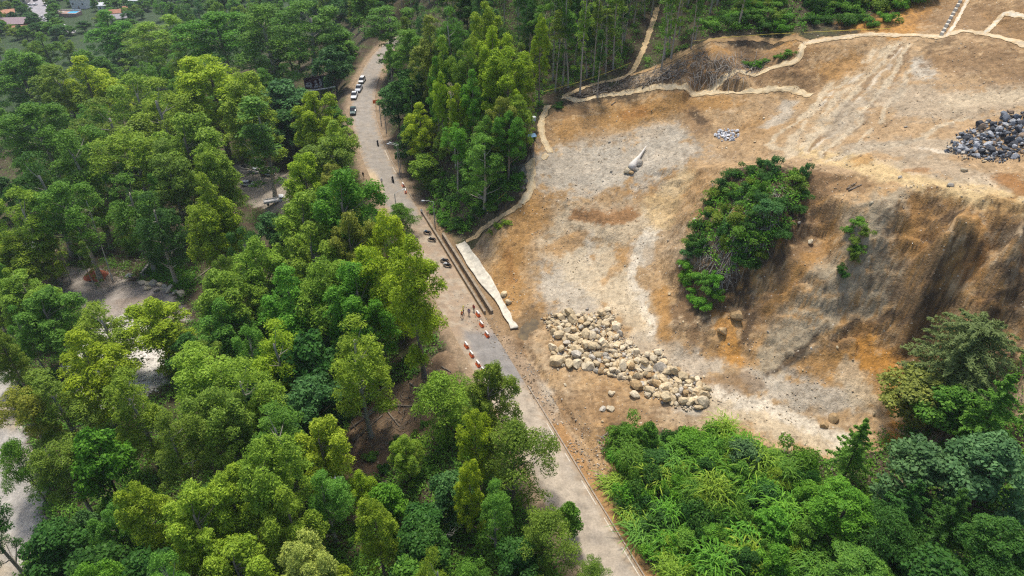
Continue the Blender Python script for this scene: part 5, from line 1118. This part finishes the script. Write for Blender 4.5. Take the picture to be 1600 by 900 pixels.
mb = MB(); mb.tube([(0, 0, -.2), (0, 0, 3.0)], .05, 6); mb.build("post", STEEL, e); mb = MB(); mb.box((0, 0, 2.6), (1.5, .06, 1.1), .2); mb.build("panel", mat("sign_orange", (.75, .15, .03), .5), e)
p, _ = hit(829, 222); e = empty("shelter", tuple(p), .5); tag(e, "small blue tarpaulin shelter on posts beside the curved path", "shelter")
for sx in (-1, 1):
    for sy in (-1, 1): mb = MB(); mb.tube([(sx * .8, sy * .7, -.2), (sx * .8, sy * .7, 1.5)], .05, 6); mb.build("post", BARK, e)
mb = MB(); mb.add([(-1, -.9, 1.4), (1, -.9, 1.4), (1.05, 0, 1.85), (-1.05, 0, 1.85), (1, .9, 1.45), (-1, .9, 1.45), (-1, -.9, 1.35), (1, -.9, 1.35), (1.05, 0, 1.8), (-1.05, 0, 1.8), (1, .9, 1.4), (-1, .9, 1.4)],
    [(0, 1, 2, 3), (3, 2, 4, 5), (7, 6, 9, 8), (8, 9, 11, 10), (0, 6, 7, 1), (5, 4, 10, 11), (1, 7, 8, 2), (2, 8, 10, 4), (0, 3, 9, 6), (3, 5, 11, 9)])
mb.build("tarpaulin", mat("blue_tarpaulin", (.20, .36, .50), .5, noise=.25, nscale=3), e)
p, _ = hit(833.5, 190); mb = MB(); mb.box((0, 0, .5), (.9, .7, 1.1), .4); mb.box((0, 0, 1.08), (1.0, .8, .08), .4); tag(mb.build("tank_box", mat("box_white", (.6, .62, .62), .5, noise=.15), None, tuple(p)), "small pale box standing above the blue shelter", "box")
p, t = hit(497, 128, 6.5); yaw = R(28)
e = empty("billboard", tuple(p), yaw); tag(e, "dark maroon billboard with white products standing among dark trees", "billboard")
for x in (-3.6, 0, 3.6): mb = MB(); mb.tube([(x, .5, -2.0), (x, .5, 8.4)], .16, 8); mb.build("post", STEEL, e)
mb = MB(); mb.box((0, 0, 6.5), (9.6, .3, 4.0)); mb.box((2.9, -.17, 6.5), (3.6, .05, 3.9), 0, 1); bd = mb.build("panel", [mat("print_maroon", (.055, .016, .025), .5, noise=.25, nscale=1.5), mat("print_teal", (.012, .04, .042), .5)], e)
mb = MB()
for (x, z, w, h) in [(-3.9, 5.9, 1.2, .8), (-3.2, 5.6, 1.5, .7), (-2.6, 6.2, .7, .8), (-3.4, 6.7, 1.6, .3), (-.9, 6.9, .6, 1.0), (-.7, 5.6, 1.0, 1.0), (-1.1, 5.0, 1.2, .6), (.6, 7.3, .6, 1.0), (.7, 6.2, .8, .7), (.9, 5.4, 1.2, .6), (-2.6, 5.1, 1.0, .25), (-.1, 4.85, 1.4, .2)]:
    mb.tube([(x, -.155, z), (x, -.19, z)], [min(w, h) * .55] * 2, 10); mb.box((x, -.17, z - h * .1), (w, .04, h * .75), 0, 0)
mb.build("printed_products", mat("print_white", (.62, .60, .62), .5, noise=.35, nscale=2.5), bd)
mb = MB(); mb.box((3.0, -.2, 5.0), (1.4, .03, .35), 0); mb.build("printed_leaf", mat("print_green", (.10, .25, .07), .5), bd)
mb = MB(); mb.box((1.0, -.75, 4.1), (9.6, .7, .2)); mb.build("catwalk", mat("catwalk_white", (.60, .60, .58), .6), e)
TAPE = mat("yellow_tape", (.62, .50, .06), .5)
def tape(pts, z, label):
    P = [hit(*q)[0] for q in pts]; a = P[0]; mb = MB()
    mb.tube([(q[0] - a[0], q[1] - a[1], q[2] - a[2] + z) for q in P], .045, 5); tag(mb.build("caution_tape", TAPE, None, tuple(a)), label, "tape")
tape([(762,336),(775,322),(792,306)], .9, "yellow tape strung down the grassy bank below the grove"); tape([(1080,72),(1130,66),(1200,61),(1300,56),(1390,52)], 1.0, "yellow tape strung along the ridge path"); tape([(850,150),(905,135),(945,122),(985,105)], 1.0, "yellow tape strung through the feet of the slender trees")
for i in range(10):
    t = i / 9; u, v = 1503 - 32 * t, -2 + 57 * t; p, _ = hit(u, v); mb = MB(); mb.box((0, 0, .3), (1.1, .7, .55), .9, 0, .8); o = mb.build("sandbag", mat("sandbag", (.62, .57, .46), .8, noise=.15) if i == 0 else bpy.data.materials["sandbag"], None, tuple(p))
    tag(o, "white sandbag in the line climbing from the ridge path", "sandbag", "sandbags above the ridge path")
path([(1478,58),(1492,38),(1506,12),(1515,-6)], .45, "pale channel strip running beside the sandbags", (.56,.50,.40))

# ------------------------------------------------------------------ vehicles
GLASS = mat("car_glass", (.015, .018, .02), .12, spec=.6); TYRE = mat("tyre", (.02, .02, .02), .8); RIM = mat("rim", (.35, .35, .36), .35, .6); HEAD = mat("headlight", (.7, .7, .68), .2); TAIL = mat("tail_light", (.35, .02, .02), .3); BLACKP = mat("black_plastic", (.02, .02, .022), .5)
PAINT = {k: mat("paint_" + k, c, .3, spec=.5) for k, c in {'white': (.72, .72, .70), 'silver': (.48, .50, .52), 'green': (.045, .085, .07), 'blue': (.05, .11, .2), 'dark': (.04, .042, .05), 'red': (.3, .03, .03)}.items()}
def loft(mb, secs, mi=0):
    """sections along x: (x, half width at bottom, half width at top, z bottom, z top)"""
    vs = []
    for (x, wb, wt, zb, zt) in secs:
        zm = zb + (zt - zb) * .55; wm = max(wb, wt)
        vs += [(x, -wb * .94, zb), (x, -wm, zm), (x, -wt * .96, zt - .03), (x, -wt * .8, zt), (x, wt * .8, zt), (x, wt * .96, zt - .03), (x, wm, zm), (x, wb * .94, zb)]
    fs = []
    for i in range(len(secs) - 1):
        for k in range(8): fs.append((i * 8 + k, (i + 1) * 8 + k, (i + 1) * 8 + (k + 1) % 8, i * 8 + (k + 1) % 8))
    fs += [tuple(range(7, -1, -1)), tuple((len(secs) - 1) * 8 + k for k in range(8))]; mb.add(vs, [f[::-1] for f in fs], mi)
def wheel_meshes(r, w):
    a = MB(); a.tube([(0, -w / 2, 0), (0, -w / 2 * .8, 0), (0, w / 2 * .8, 0), (0, w / 2, 0)], [r * .9, r, r, r * .9], 18); b = MB(); b.tube([(0, -w / 2 - .01, 0), (0, w / 2 + .01, 0)], r * .58, 12); return a.mesh("tyre", TYRE, False), b.mesh("rim", RIM)
WHEEL = wheel_meshes(.34, .22)
def car(kind, col, p, yaw, label, name=None):
    e = empty(name or {'pickup': 'pickup_truck', 'suv': 'parked_car', 'hatch': 'parked_car', 'flatbed': 'flatbed_truck'}[kind], tuple(p), yaw); tag(e, label, {'pickup': 'pickup', 'flatbed': 'truck'}.get(kind, 'car')); pm = PAINT[col]
    if kind == 'pickup':
        mb = MB(); loft(mb, [(-2.55, .84, .84, .45, .95), (-2.5, .9, .9, .42, 1.0), (-.9, .9, .9, .38, 1.0), (.9, .9, .88, .38, 1.02), (1.9, .9, .84, .4, .98), (2.45, .84, .76, .42, .86), (2.6, .74, .68, .48, .72)]); mb.build("body", pm, e)
        mb = MB(); mb.box((-1.75, 0, .95), (1.4, 1.5, .14)); mb.build("cargo_bed", BLACKP, e)
        cab = [(-1.0, .84, .70, .98, 1.2), (-.85, .84, .72, .98, 1.72), (.35, .84, .72, 1.0, 1.72), (1.15, .82, .66, 1.0, 1.06)]; roof = (-.25, 1.15)
        wx = (-1.6, 1.65)
    elif kind == 'flatbed':
        mb = MB(); loft(mb, [(1.2, .98, .95, .5, 1.6), (1.4, 1.0, .97, .5, 2.1), (2.5, 1.0, .97, .5, 2.0), (2.95, .98, .9, .5, 1.3)]); mb.build("body", pm, e)
        mb = MB(); mb.box((-.9, 0, .85), (4.0, 2.1, .16)); mb.box((-.9, 1.04, 1.1), (4.0, .05, .4)); mb.box((-.9, -1.04, 1.1), (4.0, .05, .4)); mb.box((-2.88, 0, 1.1), (.05, 2.1, .4)); mb.build("cargo_bed", WHITEP, e)
        cab = [(1.5, .99, .96, 1.3, 1.9), (2.55, 1.015, .985, 1.25, 1.9), (2.8, 1.0, .95, 1.25, 1.5)]; roof = None; wx = (-1.9, 2.1)
    else:
        hb = kind == 'hatch'
        mb = MB(); loft(mb, [(-2.1, .74, .74, .42, .85), (-2.0, .84, .82, .36, .98), (-.8, .88, .85, .32, .98), (.7, .88, .85, .32, .97), (1.5, .86, .78, .34, .9), (2.0, .8, .7, .38, .76), (2.12, .66, .6, .42, .6)]); mb.build("body", pm, e)
        zr = 1.48 if hb else 1.68; cab = [(-1.95 if not hb else -1.7, .78, .62, .95, 1.1), (-1.55, .8, .62, .95, zr - .03), (-.2, .82, .64, .95, zr), (.45, .82, .62, .95, zr - .05), (1.15, .8, .6, .95, 1.0)]; roof = (-.55, 1.9); wx = (-1.3, 1.3)
    mb = MB(); loft(mb, cab); cb = mb.build("windows", GLASS, e)
    if roof:
        zt = cab[2][4]; mb = MB(); mb.box((roof[0], 0, zt + .012), (roof[1], cab[2][2] * 1.9, .05), 0, 0, .94); mb.build("roof", pm, e)
    for x in wx:
        for s in (-1, 1):
            w = link("wheel", WHEEL[0], e, (x, s * .82, .34)); link("rim", WHEEL[1], w)
    zx = {'pickup': (2.5, .72), 'flatbed': (2.95, .8), 'suv': (2.02, .66), 'hatch': (2.02, .66)}[kind]
    for s in (-1, 1):
        mb = MB(); mb.box((zx[0], s * .58, zx[1]), (.14, .3, .16)); mb.build("headlight", HEAD, e); mb = MB(); mb.box((-2.1 if kind in ('suv', 'hatch') else -2.56 if kind == 'pickup' else -2.92, s * .7, .8), (.1, .16, .3)); mb.build("tail_light", TAIL, e)
    mb = MB(); mb.box(({'pickup': 2.58, 'flatbed': 2.98}.get(kind, 2.1), 0, .5), (.12, 1.3, .22)); mb.build("bumper", BLACKP, e)
    return e
def on_road(u, v): return px(u, v, .01)
for (k, c, u, v, dy, lab) in [('pickup','green',552,176,.05,"dark green pickup nearest in the queue on the upper road"),('pickup','white',554,152,.02,"white pickup second in the queue on the upper road"),('pickup','silver',561,141,0,"silver pickup with dark bed third in the queue"),('suv','white',566,128,-.02,"white car farthest in the queue, half under trees")]:
    p = on_road(u, v); car(k, c, p, road_dir(p) + math.pi + dy + (-.1), lab)
for (k, c, u, v, yaw, lab) in [('hatch','silver',400,270,-.35,"silver hatchback with dark rear window in the parking clearing"),('suv','silver',420,274,2.8,"silver estate car parked behind the white bare tree"),('hatch','white',388,290,.1,"white car half hidden by trees at the parking clearing's edge"),('flatbed','white',430,318,.35,"white flatbed truck below the parking clearing"),('hatch','blue',84,518,.1,"dark blue car roof showing under trees by the white yard"),('hatch','white',4,538,1.2,"white car at the far left edge on the paved lot road")]:
    p, _ = hit(u, v); car(k, c, p, yaw, lab)
def moto_meshes(col):
    out = []
    for nm, x in (("wheel", .65), ("wheel", -.65)):
        mb = MB(); pts = [(x + .29 * math.cos(a), 0, .3 + .29 * math.sin(a)) for a in np.linspace(0, 2 * math.pi, 15)]; mb.tube(pts, .065, 6, 0, False); mb.tube([(x, -.05, .3), (x, .05, .3)], .14, 8); out.append((nm, mb.mesh("motorbike_wheel", TYRE)))
    mb = MB(); mb.tube([(-.6, 0, .32), (-.1, 0, .42), (.25, 0, .5), (.5, 0, .85)], [.06, .17, .15, .06], 8); mb.tube([(.65, 0, .3), (.48, 0, .95)], .05, 6); mb.box((0, 0, .5), (.75, .3, .42), 0, 0, .8); mb.box((-.62, 0, .68), (.4, .22, .12)); out.append(("frame", mb.mesh("motorbike_frame", BLACKP)))
    mb = MB(); mb.tube([(.05, 0, .78), (.25, 0, .85), (.45, 0, .8)], [.14, .22, .14], 8); mb.box((.62, 0, .68), (.3, .16, .05)); out.append(("fuel_tank", mb.mesh("motorbike_tank", PAINT[col])))
    mb = MB(); mb.box((-.3, 0, .8), (.8, .34, .14), 0, 0, .85); out.append(("seat", mb.mesh("motorbike_seat", BLACKP)))
    mb = MB(); mb.tube([(.42, -.36, 1.02), (.48, 0, .96), (.42, .36, 1.02)], .025, 6); mb.box((.58, 0, .88), (.12, .16, .16)); out.append(("handlebar", mb.mesh("motorbike_handlebar", STEEL))); return out
MOTO = {c: moto_meshes(c) for c in ('dark', 'red', 'blue', 'white')}
def moto(u, v, c, lab, turn=0.0, ground=False):
    p = hit(u, v)[0] if ground else on_road(u, v); e = empty("motorcycle", tuple(p), road_dir(p) + turn); tag(e, lab, "motorcycle")
    for nm, me in MOTO[c]: link(nm, me, e)
    return e, p

# ------------------------------------------------------------------ people
SKIN = mat("skin", (.30, .17, .11), .6); HAIR = mat("hair", (.015, .012, .01), .7)
def cloth(n, c): return mat("cloth_" + n, c, .85, noise=.12, nscale=6)
CL_ = {'yellow': cloth('yellow', (.62, .52, .03)), 'orange': cloth('orange', (.62, .17, .03)), 'navy': cloth('navy', (.03, .035, .08)), 'black': cloth('black', (.015, .015, .018)), 'white': cloth('white', (.66, .66, .64)), 'red': cloth('red', (.35, .05, .05)), 'violet': cloth('violet', (.14, .10, .22)), 'grey': cloth('grey', (.14, .14, .15)), 'jean': cloth('jean', (.06, .08, .13))}
def person_mesh(pose, seed):
    """one continuous skinned figure; pose: joint positions"""
    J = dict(pelvis=(0, 0, .95), waist=(0, 0, 1.08), chest=(0, 0, 1.32), neck=(0, 0, 1.49), head0=(.01, 0, 1.58), head1=(.02, 0, 1.73), shL=(0, .19, 1.42), shR=(0, -.19, 1.42), elL=(-.02, .26, 1.14), elR=(-.02, -.26, 1.14), wrL=(.08, .27, .90), wrR=(.08, -.27, .90), haL=(.11, .265, .83), haR=(.11, -.265, .83),
             hiL=(0, .1, .90), hiR=(0, -.1, .90), knL=(.03, .11, .50), knR=(.03, -.11, .50), anL=(-.02, .12, .09), anR=(-.02, -.12, .09), toL=(.16, .13, .04), toR=(.16, -.13, .04)); J.update(pose)
    RAD = dict(pelvis=.135, waist=.125, chest=.15, neck=.06, head0=.085, head1=.085, sh=.075, el=.048, wr=.034, ha=.04, hi=.095, kn=.065, an=.045, to=.04)
    names = list(J); E = [('pelvis', 'waist'), ('waist', 'chest'), ('chest', 'neck'), ('neck', 'head0'), ('head0', 'head1')]
    for s in 'LR': E += [('chest', 'sh' + s), ('sh' + s, 'el' + s), ('el' + s, 'wr' + s), ('wr' + s, 'ha' + s), ('pelvis', 'hi' + s), ('hi' + s, 'kn' + s), ('kn' + s, 'an' + s), ('an' + s, 'to' + s)]
    V = [Vector(J[n]) for n in names]; Rr = [RAD.get(n, RAD.get(n[:-1], .05)) for n in names]; ed = [(names.index(a), names.index(b)) for a, b in E]
    for s in 'LR':        # four fingers and a thumb, curled
        w, h = Vector(J['wr' + s]), Vector(J['ha' + s]); d = (h - w).normalized(); sd = Vector((d.z, 0, -d.x)); sd = sd.normalized() if sd.length > .1 else Vector((1, 0, 0)); inn = d.cross(sd); hi_ = names.index('ha' + s)
        for k, (o, l) in enumerate(((-.03, .055), (-.01, .068), (.01, .064), (.03, .05))):
            a = h + sd * o + d * .02; V += [a + d * l * .55, a + d * l + inn * .015]; Rr += [.009, .008]; b = len(V); ed += [(hi_, b - 2), (b - 2, b - 1)]
        a = w + d * .03; V += [a + sd * .045, a + sd * .06 + d * .04]; Rr += [.01, .009]; b = len(V); ed += [(hi_, b - 2), (b - 2, b - 1)]
    me = bpy.data.meshes.new("person_rig"); me.from_pydata(V, ed, []); ob = bpy.data.objects.new("person_rig", me); COL.objects.link(ob)
    md = ob.modifiers.new("skin", 'SKIN'); md.use_smooth_shade = True; ob.modifiers.new("sub", 'SUBSURF').levels = 1
    for i, sv in enumerate(me.skin_vertices[0].data): sv.radius = (Rr[i], Rr[i]); sv.use_root = (i == 0)
    dg = bpy.context.evaluated_depsgraph_get(); out = bpy.data.meshes.new_from_object(ob.evaluated_get(dg)); out.name = "person_body"; bpy.data.objects.remove(ob)
    return out, J
SIT = dict(pelvis=(-.2, 0, .88), waist=(-.17, 0, 1.02), chest=(-.08, 0, 1.25), neck=(-.03, 0, 1.42), head0=(0, 0, 1.51), head1=(.02, 0, 1.66), shL=(-.06, .19, 1.35), shR=(-.06, -.19, 1.35), elL=(.14, .3, 1.14), elR=(.14, -.3, 1.14), wrL=(.34, .34, 1.06), wrR=(.34, -.34, 1.06), haL=(.41, .34, 1.04), haR=(.41, -.34, 1.04),
           hiL=(-.18, .1, .86), hiR=(-.18, -.1, .86), knL=(.2, .2, .68), knR=(.2, -.2, .68), anL=(.0, .2, .3), anR=(.0, -.2, .3), toL=(.17, .2, .27), toR=(.17, -.2, .27))
WALK = dict(knL=(.16, .1, .52), anL=(.18, .11, .09), toL=(.36, .12, .05), knR=(-.02, -.1, .5), anR=(-.25, -.11, .14), toR=(-.1, -.12, .04), elL=(-.1, .26, 1.16), wrL=(-.06, .28, .93), haL=(-.04, .28, .86), elR=(.06, -.26, 1.15), wrR=(.2, -.26, .98), haR=(.25, -.26, .93))
POINT = dict(elL=(.18, .34, 1.36), wrL=(.4, .4, 1.42), haL=(.47, .41, 1.43))
BODY = {k: person_mesh(v, 1)[0] for k, v in {'stand': {}, 'walk': WALK, 'point': POINT, 'sit': SIT}.items()}
def person(p, yaw, pose, shirt, pants, hat, label):
    me = BODY[pose].copy(); me.materials.clear()
    for m in (CL_[shirt], CL_[pants], SKIN, HAIR, BLACKP): me.materials.append(m)
    for f in me.polygons:
        c = f.center; hy = abs(c.y); zs = .93 if pose != 'sit' else .9
        hand = (pose in ('stand', 'walk') and hy > .2 and c.z < 1.0) or (pose == 'sit' and c.x > .3 and c.z > .95) or (pose == 'point' and c.x > .36) or (pose == 'point' and hy > .2 and c.z < 1.0)
        if c.z > (1.5 if pose != 'sit' else 1.43): f.material_index = 3 if (c.z > (1.70 if pose != 'sit' else 1.63) or c.x < -.03) else 2
        elif hand: f.material_index = 2
        elif c.z < .1 and pose != 'sit': f.material_index = 4
        elif c.z > zs: f.material_index = 0
        else: f.material_index = 1
    e = link("person", me, None, tuple(p)); e.rotation_euler = (0, 0, yaw); tag(e, label, "person")
    hz = 1.73 if pose != 'sit' else 1.66
    mb = MB(); mb.box((.115, 0, hz - .085), (.04, .03, .05)); mb.box((.108, 0, hz - .135), (.02, .06, .015)); mb.build("face", SKIN, e)
    if hat:
        mb = MB(); mb.tube([(.02, 0, hz - .03), (.02, 0, hz + .04), (.02, 0, hz + .11), (.02, 0, hz + .13)], [.125, .12, .08, .02], 12); mb.box((.13, 0, hz - .015), (.12, .2, .02)); mb.build("helmet", CL_[hat], e)
    if pose == 'point' and shirt in ('yellow', 'orange'):
        pass
    return e
rd_ = lambda p: road_dir(p)
for (u, v, yaw, pose, sh, pa, hat, lab) in [(722,497,2.2,'walk','orange','black','yellow',"worker in orange vest and dark trousers nearest on the road"),(724,490,.3,'point','yellow','navy','yellow',"worker in yellow jacket behind the orange-vested one"),(733,493,-1.8,'stand','violet','navy',None,"person in dark violet top right of the yellow worker"),(740.5,487,-2.2,'stand','red','grey',None,"person in red top by the farthest slide side barrier"),
        (568,278,1.2,'stand','black','black',None,"person all in black standing at the road's left edge"),(561,276,.4,'stand','navy','jean',None,"person in navy at the roadside left of the black one"),(558,274,-.4,'stand','grey','black',None,"person in grey nearest the trees at the roadside"),(597,288,-1.6,'walk','white','black','white',"person in white top and black trousers walking down the road"),
        (659,336,1.5,'stand','white','navy',None,"person in white top beside the start of the wall"),(595,309,.6,'stand','violet','black',None,"person in dark clothes beside the bright orange barriers")]:
    person(on_road(u, v), yaw, pose, sh, pa, hat, lab)
e, p = moto(614, 284, 'dark', "black motorcycle ridden up the road by the kerb", .1); person(p, e.rotation_euler.z, 'sit', 'black', 'black', 'white', "rider in black with pale helmet on the road motorcycle")
e, p = moto(590.5, 227, 'dark', "black motorcycle farther up by the kerb", .1); person(p, e.rotation_euler.z, 'sit', 'black', 'grey', None, "rider in black on the farther motorcycle")
moto(695, 410, 'dark', "dark motorcycle parked before the wall, upper one of two", 1.1); moto(699, 417, 'white', "motorcycle with pale tank parked before the wall, lower one", .9)
moto(668, 366, 'blue', "blue-grey motorcycle parked behind the big roadside tree", .9); moto(675, 377, 'dark', "black motorcycle parked right of the big roadside tree", 1.0); pass
moto(381, 262, 'dark', "dark motorcycle at the far end of the parking clearing", 1.0, True)

# ------------------------------------------------------------------ sheds and the distant town
ROOFM = {k: mat("roof_" + k, c, .8, noise=.25, nscale=1.2) for k, c in {'terracotta': (.36, .165, .10), 'grey': (.30, .28, .29), 'zinc': (.56, .57, .58), 'mauve': (.30, .22, .23), 'white': (.70, .68, .65), 'orange': (.45, .22, .13)}.items()}
WALLM = {k: mat("wall_" + k, c, .85, noise=.1, nscale=1) for k, c in {'cream': (.55, .48, .38), 'white': (.66, .65, .62), 'brick': (.30, .14, .09), 'grey': (.35, .34, .33)}.items()}
WINM = mat("window_glass", (.03, .035, .04), .15, spec=.5)
def house(p, yaw, L_, W_, hh, rise, roofc, wallc, label, name="house", cat="house", nwin=3, gable=True):
    e = empty(name, tuple(p), yaw); tag(e, label, cat)
    mb = MB(); mb.box((0, 0, hh / 2 - .6), (L_, W_, hh + 1.2)); wl = mb.build("wall", WALLM[wallc], e)
    mb = MB(); ov = .45; a, b = L_ / 2 + ov, W_ / 2 + ov
    if gable: 
        vs = [(-a, -b, hh), (a, -b, hh), (a, 0, hh + rise), (-a, 0, hh + rise), (a, b, hh), (-a, b, hh)]; vs += [(x, y, z + .16) for (x, y, z) in vs]
        mb.add(vs, [(6, 7, 8, 9), (9, 8, 10, 11), (1, 0, 3, 2), (2, 3, 5, 4), (0, 1, 7, 6), (4, 5, 11, 10), (1, 2, 8, 7), (2, 4, 10, 8), (0, 6, 9, 3), (3, 9, 11, 5)])
        mb2 = MB(); mb2.add([(-L_ / 2, -W_ / 2, hh), (-L_ / 2, W_ / 2, hh), (-L_ / 2, 0, hh + rise * .93), (L_ / 2, -W_ / 2, hh), (L_ / 2, W_ / 2, hh), (L_ / 2, 0, hh + rise * .93)], [(0, 2, 1), (3, 4, 5)]); mb2.build("gable", WALLM[wallc], e)
    else: mb.box((0, 0, hh + .12), (L_ + .7, W_ + .7, .22))
    mb.build("roof", ROOFM[roofc], e)
    for i in range(nwin):
        x = (i + .5) / nwin * L_ - L_ / 2
        if i == nwin // 2 and nwin > 1: mb = MB(); mb.box((x, -W_ / 2 - .02, 1.05), (1.0, .08, 2.1)); mb.build("door", BARK, e)
        else: mb = MB(); mb.box((x, -W_ / 2 - .02, hh * .55), (1.3, .07, 1.2)); mb.build("window", WINM, e)
    return e
p, _ = hit(45, 398); house(p, .4, 4.6, 3.2, 2.4, .5, 'zinc', 'grey', "small shed with a glaring zinc roof at the left wood's edge", "shed", "shed", 1)
for (u, v, lab) in [(268, 277, "upper of two small white-roofed cabins deep in the wood"), (272, 290, "lower of two small white-roofed cabins deep in the wood")]:
    p, _ = hit(u, v); house(p, .12, 4.2, 2.6, 2.2, .35, 'white', 'grey', lab, "cabin", "cabin", 1)
for (u, v, yaw, L_, W_, hh, rs, rc_, wc, lab) in [(18,46,.06,26,12,5,3,'mauve','brick',"big house with a wide mauve tiled roof by the street"),(17,28,.5,8,7,4,2,'orange','cream',"small house with a bright orange hipped roof by the street"),(8,6,.0,22,10,4,2,'grey','grey',"grey-roofed house at the top left corner"),(36,5,.1,9,8,4,1.6,'terracotta','cream',"terracotta-roofed house beside the street's upper end"),
        (130,12,-.1,12,10,7,.5,'white','white',"white flat-topped house behind the blue pool"),(150,6,.1,16,9,5,1.8,'zinc','cream',"long zinc-roofed house right of the white house"),(188,36,.35,11,9,4,2.2,'grey','cream',"grey gabled house between dark trees"),(183,28,.35,8,7,4,2.0,'terracotta','cream',"pinkish tiled house behind the grey gabled one"),(214,8,.0,8,7,4,1.5,'zinc','white',"small bright zinc roof at the top edge"),(36,52,.2,9,7,3.5,1.6,'terracotta','cream',"tiled annexe between big mauve roof and street trees"),(206,22,.3,9,7,4,1.8,"terracotta","cream","tiled house right of the grey gabled one"),(168,16,.1,10,7,4,1.6,"zinc","white","pale roofed house above the pinkish tiled house"),(236,2,.2,10,7,4,1.6,"mauve","cream","mauve roof at the top edge right of the zinc one"),(98,-2,.1,12,8,5,1.8,"grey","white","grey roofed house at the top edge above the pool")]:
    p, _ = hit(u, v); house(p, yaw, L_, W_, hh, rs, rc_, wc, lab)
p, _ = hit(108, 26); e = empty("pool_terrace", tuple(p), -.02); tag(e, "raised tiled terrace with a bright blue swimming pool", "pool")
mb = MB(); mb.box((0, 0, .6), (17, 8, 5)); mb.build("terrace", mat("terrace_tile", (.36, .24, .19), .8, noise=.2, nscale=1), e); mb = MB(); mb.box((4.3, 0, 3.08), (6.6, 5.4, .1)); mb.build("pool_water", mat("pool_water", (.02, .38, .62), .08, spec=.5), e)
mb = MB(); mb.box((0, 3.9, 3.6), (17, .2, 1.1)); mb.box((-8.4, 0, 3.4), (.2, 8, .8)); mb.build("parapet", WALLM['white'], e)
for (x, y) in ((-4, 1), (-2.2, -1), (-5.8, -1.2)): mb = MB(); mb.box((x, y, 3.25), (1.9, .7, .25)); mb.build("sun_lounger", WHITEP, e)
STREET = poly_ground([(50,-40),(54,-5),(58,10),(66,22),(76,34),(90,46),(104,54)])
V, q, off, s = strip(catmull(STREET, 3), 5.5, 5.5, 1.5, 0, .25, True, 0, 0, 9)
rc2 = np.tile(np.array([[.30, .285, .29]]), (len(V), 1)); tag(link("street", np_mesh("street", V, q, None, ground_mat("street_asphalt", bump=.1, pebbles=False), True, {"soil": rc2})), "pale grey street descending between the distant houses", None, None, "structure")
SA = np.array(catmull(STREET, 2)); T = np.gradient(SA, axis=0); T /= np.linalg.norm(T, axis=1)[:, None]; SW = SA + np.stack([T[:, 1], -T[:, 0]], 1) * -6.2
mb = MB()
for a_, b_ in zip(SW[:-1], SW[1:]):
    c_ = (a_ + b_) / 2; d_ = b_ - a_; mb.box((c_[0], c_[1], float(H(c_[0], c_[1])) + .6), (np.linalg.norm(d_) + .05, .35, 1.5), math.atan2(d_[1], d_[0]))
tag(mb.build("street_wall", WALLM['white']), "long white wall along the outer side of the distant street", "wall")
for (u, v, k, c, yaw, lab) in [(47,10,'suv','white',1.3,"white car parked highest on the left of the distant street"),(48,14.5,'hatch','white',1.4,"second white car parked on the left of the distant street"),(55.5,9.5,'hatch','white',1.4,"white car in the middle of the distant street"),(56,2,'hatch','dark',1.4,"dark car at the top of the distant street"),(66.5,28,'suv','white',2.2,"white car at the lower right of the distant street"),(69.5,32,'suv','white',2.2,"lowest white car on the distant street")]:
    p, _ = hit(u, v); p = p + np.array([0, 0, .28]); car(k, c, p, yaw, lab)
town = [(hit(u, v)[0], u, v) for (u, v) in [(5,20),(14,16),(22,12),(34,22),(40,30),(30,16),(44,24),(80,8),(86,16),(90,26),(84,30),(88,20),(88,2),(78,-4),(84,44),(86,38),(170,8),(180,4),(195,10),(205,14),(172,18),(176,24),(198,26),(210,22),(222,16),(230,6),(240,12),(166,30),(204,38),(222,30),(0,36),(52,44),(58,40),(0,60),(28,62),(232,18),(216,26),(190,46),(204,48),(160,40),(24,36),(48,34),(12,44),(46,56),(36,60),(60,56),(70,48),(10,54),(74,52),(82,54),(92,50),(100,54),(112,56),(96,62),(20,54),(2,50),(44,64),(88,60),(150,18),(118,2),(112,10),(104,0),(202,2),(184,14),(228,-2),(250,2),(262,8),(275,4),(240,-6),(290,-2),(160,-6),(186,-6),(20,-6),(66,-8),(134,50)]]
for (p, u, v) in town:
    ck = rnd.choice(['mid', 'dk', 'blue', 'olive', 'mid']); hl = min([(20,40,"mauve roof"),(55,10,"distant street"),(108,26,"blue pool"),(188,36,"grey gabled house"),(150,6,"zinc-roofed house"),(240,5,"top edge wood"),(10,5,"corner grey roof")], key=lambda q: (q[0] - u) ** 2 + (q[1] - v) ** 2)[2]
    grow('B', p, rnd.uniform(3.4, 6), rnd.uniform(6, 10), ck, f"{COLS[ck][1]} garden tree in the distant town near the {hl}", f"{COLS[ck][1]} town trees near the {hl}")
# ------------------------------------------------------------------ hazy air
mb = MB(); mb.box((0, 0, 8), (8400, 8400, 190)); hz = mb.mesh("haze", []); 
hm = bpy.data.materials.new("haze"); hm.use_nodes = True; nt = hm.node_tree
for n_ in list(nt.nodes): nt.nodes.remove(n_)
out = nt.nodes.new("ShaderNodeOutputMaterial"); pv = nt.nodes.new("ShaderNodeVolumePrincipled"); pv.inputs["Color"].default_value = (.80, .90, 1.0, 1); pv.inputs["Density"].default_value = 0.00011; pv.inputs["Anisotropy"].default_value = .2
nt.links.new(pv.outputs[0], out.inputs["Volume"]); hz.materials.append(hm); tag(link("haze", hz), "thin bluish haze over the valley", None, None, "stuff")
